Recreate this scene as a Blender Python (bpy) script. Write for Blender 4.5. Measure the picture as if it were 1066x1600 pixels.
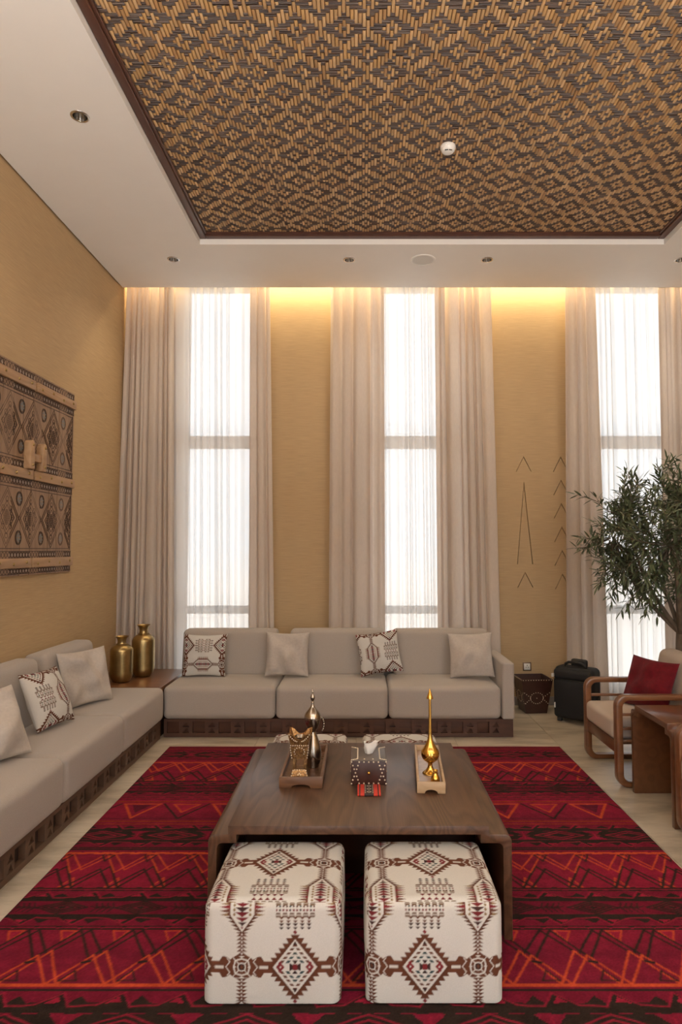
import bpy, bmesh, math, random
import numpy as np
from mathutils import Vector, Matrix, Euler
from mathutils.geometry import delaunay_2d_cdt

for o in list(bpy.data.objects):
    bpy.data.objects.remove(o)
SC = bpy.context.scene
COL = SC.collection
rnd = random.Random(7)
PI = math.pi

# ------------------------------------------------------------------ camera
cam_d = bpy.data.cameras.new('camera')
cam = bpy.data.objects.new('camera', cam_d)
COL.objects.link(cam)
SC.camera = cam
cam_d.sensor_width = 36.0
cam_d.lens = 36.0 * 1010 / 1600
cam_d.shift_x = -32 / 1600
cam.location = (0, 0, 1.55)
cam.rotation_euler = (PI / 2 + math.atan(57 / 1010), 0, 0)
cam_d.clip_start = 0.05

# ------------------------------------------------------------------ sky, exposure, daylight portals
world = bpy.data.worlds.new('sky')
SC.world = world
world.use_nodes = True
wn, wl = world.node_tree.nodes, world.node_tree.links
wn.clear()
w_out = wn.new('ShaderNodeOutputWorld')
w_bg = wn.new('ShaderNodeBackground')
w_tc = wn.new('ShaderNodeTexCoord')
w_sep = wn.new('ShaderNodeSeparateXYZ')
w_rmp = wn.new('ShaderNodeValToRGB')
w_mul = wn.new('ShaderNodeMath'); w_mul.operation = 'MULTIPLY_ADD'
w_mul.inputs[1].default_value = 0.5; w_mul.inputs[2].default_value = 0.5
wl.new(w_tc.outputs['Generated'], w_sep.inputs[0])
wl.new(w_sep.outputs['Z'], w_mul.inputs[0])
wl.new(w_mul.outputs[0], w_rmp.inputs[0])
cr = w_rmp.color_ramp
cr.elements[0].position = 0.47; cr.elements[0].color = (1.0, 0.97, 0.92, 1)
cr.elements[1].position = 0.50; cr.elements[1].color = (0.86, 0.94, 1.0, 1)
e = cr.elements.new(1.0); e.color = (0.74, 0.87, 1.0, 1)
wl.new(w_rmp.outputs[0], w_bg.inputs['Color'])
w_bg.inputs['Strength'].default_value = 4.2
wl.new(w_bg.outputs[0], w_out.inputs[0])

SC.view_settings.view_transform = 'Standard'
SC.view_settings.look = 'None'
SC.view_settings.exposure = 0.12
SC.view_settings.gamma = 1.0
SC.view_settings.use_curve_mapping = False
SC.cycles.max_bounces = 10
SC.cycles.diffuse_bounces = 5
SC.cycles.transparent_max_bounces = 16
SC.cycles.caustics_reflective = False
SC.cycles.caustics_refractive = False
SC.cycles.sample_clamp_indirect = 6.0
SC.cycles.use_denoising = True

CEIL = 4.10
WL, WR = -2.355, 3.54           # side walls
WB, WF = 6.50, -2.2             # wall with the curtained windows, wall behind the camera
SOFFIT = 6.19                   # front edge of the curtain cove
RX0, RX1, RY0, RY1 = -1.358, 2.543, 0.5, 5.295   # ceiling recess
WINX = (-1.46, 0.52, 2.74)
HWIN = {-1.46: 0.36, 0.52: 0.39, 2.74: 0.47}
REAR = ((-1.6, -0.2), (1.1, 2.9))   # daylight openings behind the camera
REARZ = (0.12, 3.3)


def light(kind, name, loc, rot, power, color, **kw):
    d = bpy.data.lights.new(name, kind)
    d.energy = power
    d.color = color
    for k, v in kw.items():
        setattr(d, k, v)
    o = bpy.data.objects.new(name, d)
    o.location = loc
    o.rotation_euler = rot
    COL.objects.link(o)
    return o


for i, cx in enumerate(WINX):
    p = light('AREA', 'window_daylight_portal', (cx, WB + 0.16, 2.1), (-PI / 2, 0, 0), 1.0, (1, 1, 1), shape='RECTANGLE', size=2 * HWIN[cx] + .02, size_y=4.16)
    p.data.cycles.is_portal = True
for a, b in REAR:
    p = light('AREA', 'window_daylight_portal', ((a + b) / 2, WF - 0.12, sum(REARZ) / 2), (PI / 2, 0, 0), 1.0, (1, 1, 1), shape='RECTANGLE', size=b - a, size_y=REARZ[1] - REARZ[0])
    p.data.cycles.is_portal = True
# warm light strip hidden in the curtain cove
light('AREA', 'cove_light_strip', ((WL + WR) / 2, 6.385, 4.30), (0, 0, 0), 56.0, (1.0, 0.77, 0.44), shape='RECTANGLE', size=5.8, size_y=0.03)

DOWN = [(-1.665, 3.684), (-1.661, 5.575), (-0.108, 5.585), (1.11, 5.585), (2.826, 5.585),
        (-1.665, 1.8), (2.9, 3.684), (2.9, 1.8)]
DOWN_POWER = 20.0
FILL_UPLIGHTS = [(-1.9, -1.0), (0.7, -1.5), (3.0, -0.6)]  # positions of the unseen uplights added for a brighter ceiling
FILL_UPLIGHT_POWER = 155.0
DOWN_COLOR = (1.0, 0.82, 0.62)

# ------------------------------------------------------------------ helpers


def link(o, parent=None):
    COL.objects.link(o)
    if parent is not None:
        o.parent = parent
    return o


def mesh_np(name, verts, faces, mat=None, smooth=False, cols=None):
    """mesh from arrays; faces (n,3) or (n,4) array or list of tuples"""
    me = bpy.data.meshes.new(name)
    verts = np.asarray(verts, dtype=np.float32)
    if isinstance(faces, np.ndarray):
        n, k = faces.shape
        me.vertices.add(len(verts))
        me.vertices.foreach_set('co', verts.ravel())
        me.loops.add(n * k)
        me.loops.foreach_set('vertex_index', faces.astype(np.int32).ravel())
        me.polygons.add(n)
        me.polygons.foreach_set('loop_start', np.arange(0, n * k, k, dtype=np.int32))
        me.update(calc_edges=True)
    else:
        me.from_pydata([tuple(map(float, v)) for v in verts], [], faces)
        me.update()
    if smooth:
        me.polygons.foreach_set('use_smooth', np.ones(len(me.polygons), dtype=bool))
    if cols is not None:
        at = me.color_attributes.new('Col', 'FLOAT_COLOR', 'POINT')
        c = np.ones((len(verts), 4), dtype=np.float32)
        c[:, :3] = cols
        at.data.foreach_set('color', c.ravel())
    if mat:
        me.materials.append(mat)
    return me


def obj(name, me, parent=None, loc=(0, 0, 0), rot=(0, 0, 0)):
    if isinstance(me, bmesh.types.BMesh):
        bm = me
        me = bpy.data.meshes.new(name)
        bm.to_mesh(me)
        bm.free()
    o = bpy.data.objects.new(name, me)
    o.location = loc
    o.rotation_euler = rot
    return link(o, parent)


def tag(o, label=None, cat=None, group=None, kind=None):
    if label: o['label'] = label
    if cat: o['category'] = cat
    if group: o['group'] = group
    if kind: o['kind'] = kind
    return o


def thing(name, label, cat, loc=(0, 0, 0), rotz=0.0, group=None, rot=None):
    o = bpy.data.objects.new(name, None)
    o.empty_display_size = 0.05
    o.location = loc
    o.rotation_euler = rot if rot else (0, 0, rotz)
    link(o)
    return tag(o, label, cat, group)


def structure(o):
    o['kind'] = 'structure'
    return o


def copy_tree(o, parent=None):
    c = o.copy()
    COL.objects.link(c)
    if parent is not None:
        c.parent = parent
    for ch in o.children:
        copy_tree(ch, c)
    return c


def setmat(me, mat, smooth=None):
    me.materials.clear()
    me.materials.append(mat)
    if smooth is not None:
        me.polygons.foreach_set('use_smooth', np.full(len(me.polygons), smooth, dtype=bool))
    return me


def bm_mesh(name, bm, mat, smooth=False, angle=None):
    me = bpy.data.meshes.new(name)
    bmesh.ops.recalc_face_normals(bm, faces=bm.faces)
    bm.to_mesh(me)
    bm.free()
    me.materials.append(mat)
    if smooth or angle:
        me.polygons.foreach_set('use_smooth', np.ones(len(me.polygons), dtype=bool))
    if angle:
        me.set_sharp_from_angle(angle=math.radians(angle))
    return me


def box_bm(bm, x0, x1, y0, y1, z0, z1, bev=0.0, seg=2):
    r = bmesh.ops.create_cube(bm, size=1.0)
    vs = r['verts']
    for v in vs:
        v.co = Vector((x0 + (v.co.x + .5) * (x1 - x0), y0 + (v.co.y + .5) * (y1 - y0), z0 + (v.co.z + .5) * (z1 - z0)))
    if bev > 0:
        es = list({e for v in vs for e in v.link_edges})
        bmesh.ops.bevel(bm, geom=es, offset=bev, segments=seg, affect='EDGES', profile=0.5)
    return bm


def box(name, x0, x1, y0, y1, z0, z1, mat, parent=None, bev=0.0, seg=2):
    bm = box_bm(bmesh.new(), x0, x1, y0, y1, z0, z1, bev, seg)
    return obj(name, bm_mesh(name, bm, mat, angle=35 if bev else None), parent)


def boxes(name, lst, mat, parent=None, bev=0.0):
    bm = bmesh.new()
    for b in lst:
        box_bm(bm, *b, bev=bev, seg=1)
    return obj(name, bm_mesh(name, bm, mat), parent)


def lathe_mesh(name, prof, mat, n=40, smooth=True):
    prof = np.array(prof, dtype=float)
    m = len(prof)
    a = np.linspace(0, 2 * PI, n, endpoint=False)
    v = np.stack([np.outer(prof[:, 0], np.cos(a)), np.outer(prof[:, 0], np.sin(a)), np.repeat(prof[:, 1][:, None], n, 1)], -1).reshape(-1, 3)
    i, j = np.meshgrid(np.arange(m - 1), np.arange(n), indexing='ij')
    i, j = i.ravel(), j.ravel()
    j2 = (j + 1) % n
    f = np.stack([i * n + j, i * n + j2, (i + 1) * n + j2, (i + 1) * n + j], -1)
    me = mesh_np(name, v, f, mat, smooth)
    if smooth:
        me.set_sharp_from_angle(angle=math.radians(50))
    return me


def smooth_prof(pts, k=6):
    """Catmull-Rom through (r,z) points"""
    P = [np.array(p, float) for p in pts]
    P = [2 * P[0] - P[1]] + P + [2 * P[-1] - P[-2]]
    out = []
    for a, b, c, d in zip(P, P[1:], P[2:], P[3:]):
        for t in np.linspace(0, 1, k, endpoint=False):
            out.append(.5 * ((2 * b) + (c - a) * t + (2 * a - 5 * b + 4 * c - d) * t * t + (3 * b - a - 3 * c + d) * t ** 3))
    out.append(P[-2])
    out = np.array(out)
    out[:, 0] = np.maximum(out[:, 0], 0.0005)
    return out


def extrude_poly(name, pts, axis, a0, a1, mat, parent=None, bev=0.0, angle=30):
    """closed 2-D polygon extruded along an axis: 'y' -> pts are (x,z), 'x' -> pts are (y,z), 'z' -> pts are (x,y)"""
    bm = bmesh.new()
    def P(p, a):
        return {'y': (p[0], a, p[1]), 'x': (a, p[0], p[1]), 'z': (p[0], p[1], a)}[axis]
    A = [bm.verts.new(P(p, a0)) for p in pts]
    B = [bm.verts.new(P(p, a1)) for p in pts]
    bm.faces.new(A)
    bm.faces.new(list(reversed(B)))
    n = len(pts)
    for i in range(n):
        bm.faces.new((A[i], B[i], B[(i + 1) % n], A[(i + 1) % n]))
    bmesh.ops.recalc_face_normals(bm, faces=bm.faces)
    if bev:
        es = [e for e in bm.edges if len(e.link_faces) == 2 and e.calc_face_angle(0) > math.radians(40)]
        bmesh.ops.bevel(bm, geom=es, offset=bev, segments=2, affect='EDGES', profile=0.5)
    return obj(name, bm_mesh(name, bm, mat, angle=angle), parent)


def in_poly(p, poly):
    x, y = p
    c = False
    n = len(poly)
    for i in range(n):
        x1, y1 = poly[i]
        x2, y2 = poly[(i + 1) % n]
        if (y1 > y) != (y2 > y) and x < (x2 - x1) * (y - y1) / (y2 - y1) + x1:
            c = not c
    return c


def plate(name, outer, holes, to3, thick, mat, parent=None, hole_walls=True):
    """flat plate with holes; to3(u,v,t) maps the plane to space, t=0 front, t=thick back"""
    loops = [outer] + holes
    vs, es = [], []
    for L in loops:
        k = len(vs)
        vs += [Vector(p) for p in L]
        es += [(k + i, k + (i + 1) % len(L)) for i in range(len(L))]
    V, E_, F, ov, oe, of = delaunay_2d_cdt(vs, es, [], 0, 1e-5)
    tris = []
    for f in F:
        c = sum((V[i] for i in f), Vector((0, 0))) / len(f)
        if in_poly(c, outer) and not any(in_poly(c, h) for h in holes):
            tris.append(tuple(f))
    nv = len(V)
    verts = [to3(v.x, v.y, 0) for v in V]
    faces = list(tris)
    if thick:
        verts += [to3(v.x, v.y, thick) for v in V]
        faces += [tuple(nv + i for i in reversed(f)) for f in tris]
        for k, L in enumerate(loops):
            base = len(verts)
            verts += [to3(p[0], p[1], 0) for p in L] + [to3(p[0], p[1], thick) for p in L]
            n = len(L)
            for i in range(n):
                j = (i + 1) % n
                faces.append((base + i, base + j, base + n + j, base + n + i))
    bm = bmesh.new()
    B = [bm.verts.new(v) for v in verts]
    for f in faces:
        try:
            bm.faces.new([B[i] for i in f])
        except ValueError:
            pass
    bmesh.ops.remove_doubles(bm, verts=bm.verts, dist=1e-5)
    return obj(name, bm_mesh(name, bm, mat), parent)


def rounded_box_np(sx, sy, sz, r, n=14, bulge=(0, 0, 0), skip_bottom=False):
    """soft box centred at the origin; returns verts, quads, plus (face id, s, t) per vertex before merging"""
    h = np.array([sx, sy, sz]) / 2
    V, Q, tot = [], [], 0
    for ax in range(3):
        for sg in (-1, 1):
            if skip_bottom and ax == 2 and sg == -1:
                pass
            u = (ax + 1) % 3
            w = (ax + 2) % 3
            def axis_pts(half):
                k = min(r / half, .9)
                a = np.linspace(-1, -1 + k, 5)[:-1]
                b = np.linspace(-1 + k, 1 - k, n)
                return np.concatenate([a, b, -a[::-1]]) * half
            pu, pw = axis_pts(h[u]), axis_pts(h[w])
            U, W = np.meshgrid(pu, pw, indexing='ij')
            P = np.zeros(U.shape + (3,))
            P[..., u] = U
            P[..., w] = W
            P[..., ax] = sg * h[ax]
            m, k2 = U.shape
            idx = np.arange(m * k2).reshape(m, k2) + tot
            q = np.stack([idx[:-1, :-1], idx[1:, :-1], idx[1:, 1:], idx[:-1, 1:]], -1).reshape(-1, 4)
            if sg < 0:
                q = q[:, ::-1]
            V.append(P.reshape(-1, 3))
            Q.append(q)
            tot += m * k2
    V = np.concatenate(V)
    Q = np.concatenate(Q)
    key = np.round(V * 1e5).astype(np.int64)
    _, first, inv = np.unique(key, axis=0, return_index=True, return_inverse=True)
    V = V[first]
    Q = inv.reshape(-1)[Q]
    c = np.clip(V, -(h - r), h - r)
    d = V - c
    L = np.linalg.norm(d, axis=1, keepdims=True)
    V2 = c + d / np.maximum(L, 1e-9) * np.minimum(r, np.maximum(L, 0) * 10)
    nrm = V / h
    for ax in range(3):
        if bulge[ax]:
            u, w = (ax + 1) % 3, (ax + 2) % 3
            V2[:, ax] += bulge[ax] * V2[:, ax] / h[ax] * (1 - nrm[:, u] ** 2) * (1 - nrm[:, w] ** 2)
    return V2, Q


def soft_box(name, x0, x1, y0, y1, z0, z1, r, mat, parent=None, bulge=(0, 0, 0), n=14, shear=None):
    V, Q = rounded_box_np(x1 - x0, y1 - y0, z1 - z0, r, n, bulge)
    V = V + np.array([(x0 + x1) / 2, (y0 + y1) / 2, (z0 + z1) / 2])
    if shear:
        V = shear(V)
    return obj(name, mesh_np(name, V, Q, mat, True), parent)


# ------------------------------------------------------------------ materials


def new_mat(name):
    m = bpy.data.materials.new(name)
    m.use_nodes = True
    nt = m.node_tree
    nt.nodes.clear()
    out = nt.nodes.new('ShaderNodeOutputMaterial')
    return m, nt, nt.nodes, nt.links, out


def pbr(name, color, rough=0.5, metal=0.0, noise=None, bump=None, spec=0.5, attr=False, coat=0.0, sheen=0.0, emit=None):
    """noise=(scale xyz, amount, second colour or None); bump=(scale xyz, strength, distance)"""
    m, nt, N, L, out = new_mat(name)
    b = N.new('ShaderNodeBsdfPrincipled')
    L.new(b.outputs[0], out.inputs[0])
    b.inputs['Base Color'].default_value = (*color, 1)
    b.inputs['Roughness'].default_value = rough
    b.inputs['Metallic'].default_value = metal
    b.inputs['Specular IOR Level'].default_value = spec
    b.inputs['Coat Weight'].default_value = coat
    b.inputs['Coat Roughness'].default_value = 0.15
    b.inputs['Sheen Weight'].default_value = sheen
    if emit:
        b.inputs['Emission Color'].default_value = (*emit[0], 1)
        b.inputs['Emission Strength'].default_value = emit[1]
    tc = N.new('ShaderNodeTexCoord')
    src = None
    if attr:
        at = N.new('ShaderNodeAttribute')
        at.attribute_name = 'Col'
        src = at.outputs['Color']
    if noise:
        mp = N.new('ShaderNodeMapping')
        mp.inputs['Scale'].default_value = noise[0]
        nz = N.new('ShaderNodeTexNoise')
        nz.inputs['Scale'].default_value = 1.0
        nz.inputs['Detail'].default_value = 5.0
        nz.inputs['Roughness'].default_value = 0.6
        L.new(tc.outputs['Object'], mp.inputs[0])
        L.new(mp.outputs[0], nz.inputs['Vector'])
        if src is None and noise[2] is not None:
            mx = N.new('ShaderNodeMix'); mx.data_type = 'RGBA'
            r = N.new('ShaderNodeValToRGB')
            r.color_ramp.elements[0].position = 0.5 - 0.25 / max(noise[1], .01) * .5
            r.color_ramp.elements[1].position = 0.5 + 0.25 / max(noise[1], .01) * .5
            L.new(nz.outputs['Fac'], r.inputs[0])
            L.new(r.outputs[0], mx.inputs['Factor'])
            mx.inputs['A'].default_value = (*color, 1)
            mx.inputs['B'].default_value = (*noise[2], 1)
            L.new(mx.outputs['Result'], b.inputs['Base Color'])
        else:
            mr = N.new('ShaderNodeMapRange')
            mr.inputs['From Min'].default_value = 0.25
            mr.inputs['From Max'].default_value = 0.75
            mr.inputs['To Min'].default_value = 1 - noise[1]
            mr.inputs['To Max'].default_value = 1 + noise[1]
            L.new(nz.outputs['Fac'], mr.inputs['Value'])
            mx = N.new('ShaderNodeVectorMath'); mx.operation = 'SCALE'
            if src is None:
                mx.inputs[0].default_value = color
            else:
                L.new(src, mx.inputs[0])
            L.new(mr.outputs[0], mx.inputs['Scale'])
            L.new(mx.outputs[0], b.inputs['Base Color'])
    elif src is not None:
        L.new(src, b.inputs['Base Color'])
    if bump:
        mp = N.new('ShaderNodeMapping')
        mp.inputs['Scale'].default_value = bump[0]
        nz = N.new('ShaderNodeTexNoise')
        nz.inputs['Scale'].default_value = 1.0
        nz.inputs['Detail'].default_value = 3.0
        L.new(tc.outputs['Object'], mp.inputs[0])
        L.new(mp.outputs[0], nz.inputs['Vector'])
        bp = N.new('ShaderNodeBump')
        bp.inputs['Strength'].default_value = bump[1]
        bp.inputs['Distance'].default_value = bump[2]
        L.new(nz.outputs['Fac'], bp.inputs['Height'])
        L.new(bp.outputs[0], b.inputs['Normal'])
    return m


def wood(name, c1, c2, axis='y', scale=1.0, rough=0.35, coat=0.0, rings=14.0):
    """grain running along the axis: warped bands plus fine stretched pores"""
    m, nt, N, L, out = new_mat(name)
    b = N.new('ShaderNodeBsdfPrincipled')
    L.new(b.outputs[0], out.inputs[0])
    b.inputs['Roughness'].default_value = rough
    b.inputs['Coat Weight'].default_value = coat
    b.inputs['Coat Roughness'].default_value = 0.12
    tc = N.new('ShaderNodeTexCoord')
    st = {'x': (0.9, 7, 7), 'y': (7, 0.9, 7), 'z': (7, 7, 0.9)}[axis]
    mp = N.new('ShaderNodeMapping')
    mp.inputs['Scale'].default_value = tuple(s * scale * .55 for s in st)
    L.new(tc.outputs['Object'], mp.inputs[0])
    nz = N.new('ShaderNodeTexNoise')
    nz.inputs['Scale'].default_value = 1.0
    nz.inputs['Detail'].default_value = 2.0
    L.new(mp.outputs[0], nz.inputs['Vector'])
    mu = N.new('ShaderNodeMath'); mu.operation = 'MULTIPLY'
    mu.inputs[1].default_value = rings
    L.new(nz.outputs['Fac'], mu.inputs[0])
    fr = N.new('ShaderNodeMath'); fr.operation = 'FRACT'
    L.new(mu.outputs[0], fr.inputs[0])
    rp = N.new('ShaderNodeValToRGB')
    rp.color_ramp.elements[0].color = (0, 0, 0, 1)
    rp.color_ramp.elements[1].color = (1, 1, 1, 1)
    rp.color_ramp.elements[1].position = 0.7
    e2 = rp.color_ramp.elements.new(1.0); e2.color = (0, 0, 0, 1)
    L.new(fr.outputs[0], rp.inputs[0])
    mp2 = N.new('ShaderNodeMapping')
    st2 = {'x': (6, 160, 160), 'y': (160, 6, 160), 'z': (160, 160, 6)}[axis]
    mp2.inputs['Scale'].default_value = tuple(s * scale for s in st2)
    L.new(tc.outputs['Object'], mp2.inputs[0])
    n2 = N.new('ShaderNodeTexNoise')
    n2.inputs['Scale'].default_value = 1.0
    n2.inputs['Detail'].default_value = 4.0
    L.new(mp2.outputs[0], n2.inputs['Vector'])
    add = N.new('ShaderNodeMix'); add.data_type = 'FLOAT'
    add.inputs['Factor'].default_value = 0.55
    L.new(rp.outputs[0], add.inputs['A'])
    L.new(n2.outputs['Fac'], add.inputs['B'])
    mx = N.new('ShaderNodeMix'); mx.data_type = 'RGBA'
    mx.inputs['A'].default_value = (*c1, 1)
    mx.inputs['B'].default_value = (*c2, 1)
    L.new(add.outputs['Result'], mx.inputs['Factor'])
    L.new(mx.outputs['Result'], b.inputs['Base Color'])
    bp = N.new('ShaderNodeBump')
    bp.inputs['Strength'].default_value = 0.15
    bp.inputs['Distance'].default_value = 0.001
    L.new(n2.outputs['Fac'], bp.inputs['Height'])
    L.new(bp.outputs[0], b.inputs['Normal'])
    return m


def cloth_mat(name, color, trans=0.3, clear=0.0, tcolor=None, weave=True):
    """curtain cloth: diffuse plus translucent, with open weave (clear) for sheers"""
    m, nt, N, L, out = new_mat(name)
    tc = N.new('ShaderNodeTexCoord')
    mp = N.new('ShaderNodeMapping')
    mp.inputs['Scale'].default_value = (120, 120, 25)
    nz = N.new('ShaderNodeTexNoise')
    nz.inputs['Scale'].default_value = 1.0
    nz.inputs['Detail'].default_value = 2.0
    L.new(tc.outputs['Object'], mp.inputs[0])
    L.new(mp.outputs[0], nz.inputs['Vector'])
    mr = N.new('ShaderNodeMapRange')
    mr.inputs['To Min'].default_value = 0.88
    mr.inputs['To Max'].default_value = 1.12
    L.new(nz.outputs['Fac'], mr.inputs['Value'])
    sc = N.new('ShaderNodeVectorMath'); sc.operation = 'SCALE'
    sc.inputs[0].default_value = color
    L.new(mr.outputs[0], sc.inputs['Scale'])
    d = N.new('ShaderNodeBsdfDiffuse')
    t = N.new('ShaderNodeBsdfTranslucent')
    if weave: L.new(sc.outputs[0], d.inputs['Color'])
    else: d.inputs['Color'].default_value = (*color, 1)
    t.inputs['Color'].default_value = (*(tcolor or color), 1)
    mx = N.new('ShaderNodeMixShader')
    mx.inputs[0].default_value = trans
    L.new(d.outputs[0], mx.inputs[1])
    L.new(t.outputs[0], mx.inputs[2])
    last = mx
    if clear > 0:
        tr = N.new('ShaderNodeBsdfTransparent')
        m2 = N.new('ShaderNodeMixShader')
        # threads close up when seen at a slant
        lw = N.new('ShaderNodeLayerWeight')
        lw.inputs['Blend'].default_value = 0.35
        mr2 = N.new('ShaderNodeMapRange')
        mr2.inputs['To Min'].default_value = clear
        mr2.inputs['To Max'].default_value = 0.02
        mr3 = N.new('ShaderNodeMapRange')
        mr3.inputs['To Min'].default_value = trans
        mr3.inputs['To Max'].default_value = trans * .45
        L.new(lw.outputs['Facing'], mr3.inputs['Value'])
        L.new(mr3.outputs[0], mx.inputs[0])
        L.new(lw.outputs['Facing'], mr2.inputs['Value'])
        L.new(mr2.outputs[0], m2.inputs[0])
        L.new(mx.outputs[0], m2.inputs[1])
        L.new(tr.outputs[0], m2.inputs[2])
        last = m2
    L.new(last.outputs[0], out.inputs[0])
    return m


def glass_mat(name):
    m, nt, N, L, out = new_mat(name)
    tr = N.new('ShaderNodeBsdfTransparent')
    gl = N.new('ShaderNodeBsdfGlossy')
    gl.inputs['Roughness'].default_value = 0.02
    fr = N.new('ShaderNodeFresnel')
    mx = N.new('ShaderNodeMixShader')
    L.new(fr.outputs[0], mx.inputs[0])
    L.new(tr.outputs[0], mx.inputs[1])
    L.new(gl.outputs[0], mx.inputs[2])
    L.new(mx.outputs[0], out.inputs[0])
    return m


M = {}
M['plaster'] = pbr('white_plaster', (0.82, 0.81, 0.79), 0.7, noise=((3, 3, 3), 0.02, None))
M['wallpaper'] = pbr('tan_grasscloth', (0.475, 0.342, 0.195), 0.75, noise=((6, 6, 170), 0.13, None), bump=((25, 25, 420), 0.25, 0.002), spec=0.25)
M['tile'] = pbr('beige_marble', (0.56, 0.49, 0.385), 0.34, noise=((1.6, 5.5, 3), 1.5, (0.36, 0.31, 0.235)), coat=0.12)
M['grout'] = pbr('grout', (0.33, 0.29, 0.23), 0.8)
M['skirting'] = pbr('grey_metal_skirting', (0.33, 0.31, 0.28), 0.4, noise=((5, 5, 30), 0.08, None))
M['alu'] = pbr('light_aluminium', (0.55, 0.56, 0.58), 0.45, noise=((3, 3, 3), 0.03, None))
M['glass'] = glass_mat('clear_glass')
M['drape'] = cloth_mat('linen_drape', (0.76, 0.70, 0.645), 0.38, 0.0, (0.76, 0.64, 0.55))
M['sheer'] = cloth_mat('white_sheer', (0.82, 0.79, 0.76), 0.31, 0.13, weave=False)
M['sofa'] = pbr('grey_beige_upholstery', (0.375, 0.335, 0.302), 0.85, noise=((260, 260, 260), 0.10, None), bump=((900, 900, 900), 0.2, 0.001), spec=0.2, sheen=0.2)
M['sofa_chair'] = pbr('cream_upholstery', (0.50, 0.425, 0.365), 0.85, noise=((260, 260, 260), 0.08, None), bump=((900, 900, 900), 0.2, 0.001), spec=0.2)
M['cushion'] = pbr('light_grey_cushion', (0.45, 0.405, 0.365), 0.8, noise=((60, 60, 60), 0.08, None), bump=((22, 22, 22), 0.35, 0.01), spec=0.25, sheen=0.15)
M['red'] = pbr('crimson_velvet', (0.11, 0.002, 0.007), 0.8, noise=((30, 30, 30), 0.3, None), bump=((60, 60, 60), 0.4, 0.004), sheen=0.1, spec=0.2)
M['fabric'] = pbr('woven_pattern_cloth', (1, 1, 1), 0.85, attr=True, noise=((300, 300, 300), 0.07, None), bump=((500, 500, 500), 0.25, 0.001), spec=0.2)
M['rug'] = pbr('rug_pile', (1, 1, 1), 0.95, attr=True, noise=((18, 18, 18), 0.22, None), bump=((380, 380, 380), 0.5, 0.004), spec=0.1)
M['oak'] = wood('smoked_oak', (0.032, 0.0135, 0.0065), (0.120, 0.059, 0.031), 'y', 1.0, 0.38, 0.08, 17)
M['oak_edge'] = wood('smoked_oak_edge', (0.085, 0.047, 0.027), (0.17, 0.10, 0.06), 'z', 1.0, 0.4, 0.1, 8)
M['walnut'] = wood('brown_walnut', (0.12, 0.046, 0.018), (0.225, 0.095, 0.04), 'x', 1.2, 0.3, 0.3, 8)
M['walnut_y'] = wood('brown_walnut_side', (0.09, 0.034, 0.014), (0.165, 0.066, 0.028), 'y', 1.2, 0.28, 0.3, 8)
M['plinth'] = wood('dark_plinth_wood', (0.04, 0.014, 0.007), (0.085, 0.034, 0.018), 'x', 1.2, 0.5, 0.0, 8)
M['plinth_y'] = wood('dark_plinth_wood_side', (0.075, 0.038, 0.022), (0.14, 0.078, 0.05), 'y', 1.2, 0.5, 0.0, 8)
M['recess_shade'] = pbr('plinth_recess_shade', (0.018, 0.009, 0.006), 0.7, noise=((20, 20, 20), 0.15, None))  # near-black colour standing in for shade inside the left plinth cutouts
M['trimwood'] = wood('red_brown_trim', (0.055, 0.02, 0.013), (0.10, 0.04, 0.025), 'y', 1.0, 0.4, 0.2, 6)
M['art_plank'] = wood('weathered_plank', (0.20, 0.12, 0.072), (0.35, 0.23, 0.145), 'z', 1.3, 0.6, 0.0, 10)
M['art_batten'] = wood('worn_batten', (0.30, 0.175, 0.09), (0.46, 0.30, 0.17), 'y', 1.6, 0.55, 0.0, 8)
M['art_line'] = pbr('burnt_line', (0.055, 0.03, 0.018), 0.7)
M['art_blue'] = pbr('faded_blue_inlay', (0.15, 0.185, 0.20), 0.6, noise=((60, 60, 60), 0.35, None))
M['art_inlay'] = pbr('pale_inlay', (0.30, 0.24, 0.20), 0.6, noise=((60, 60, 60), 0.3, None))
M['art_dark'] = pbr('dark_carving', (0.13, 0.075, 0.045), 0.7)
M['brass'] = pbr('aged_brass', (0.40, 0.285, 0.125), 0.33, 1.0, noise=((9, 9, 14), 0.25, None), bump=((35, 35, 35), 0.06, 0.01))
M['gold'] = pbr('polished_brass', (0.70, 0.42, 0.10), 0.16, 1.0, noise=((20, 20, 20), 0.12, None))
M['silver'] = pbr('tarnished_silver', (0.36, 0.31, 0.26), 0.22, 1.0, noise=((20, 20, 20), 0.3, None))
M['chrome'] = pbr('chrome', (0.62, 0.62, 0.62), 0.12, 1.0)
M['copper'] = pbr('bronze_burner', (0.38, 0.215, 0.085), 0.34, 0.9, noise=((110, 110, 110), 0.9, (0.13, 0.06, 0.025)), bump=((160, 160, 160), 0.6, 0.004))
M['stud'] = pbr('pale_studs', (0.75, 0.66, 0.52), 0.3, 0.5)
M['traywood'] = wood('tray_wood', (0.085, 0.036, 0.016), (0.185, 0.088, 0.042), 'x', 2.0, 0.4, 0.1, 7)
M['traypale'] = wood('pale_tray_wood', (0.36, 0.23, 0.125), (0.50, 0.35, 0.21), 'x', 2.0, 0.45, 0.1, 7)
M['traydark'] = pbr('tray_floor', (0.14, 0.07, 0.04), 0.25, noise=((20, 60, 20), 0.2, None))
M['traylight'] = pbr('pale_tray_floor', (0.42, 0.31, 0.25), 0.25, noise=((20, 60, 20), 0.15, None))
M['leather'] = pbr('dark_brown_leather', (0.045, 0.016, 0.011), 0.38, noise=((40, 40, 40), 0.15, None))
M['leathertop'] = pbr('grey_brown_leather', (0.10, 0.08, 0.072), 0.38, noise=((40, 40, 40), 0.15, None))
M['tissue'] = pbr('white_tissue', (0.85, 0.83, 0.80), 0.8)
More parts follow.
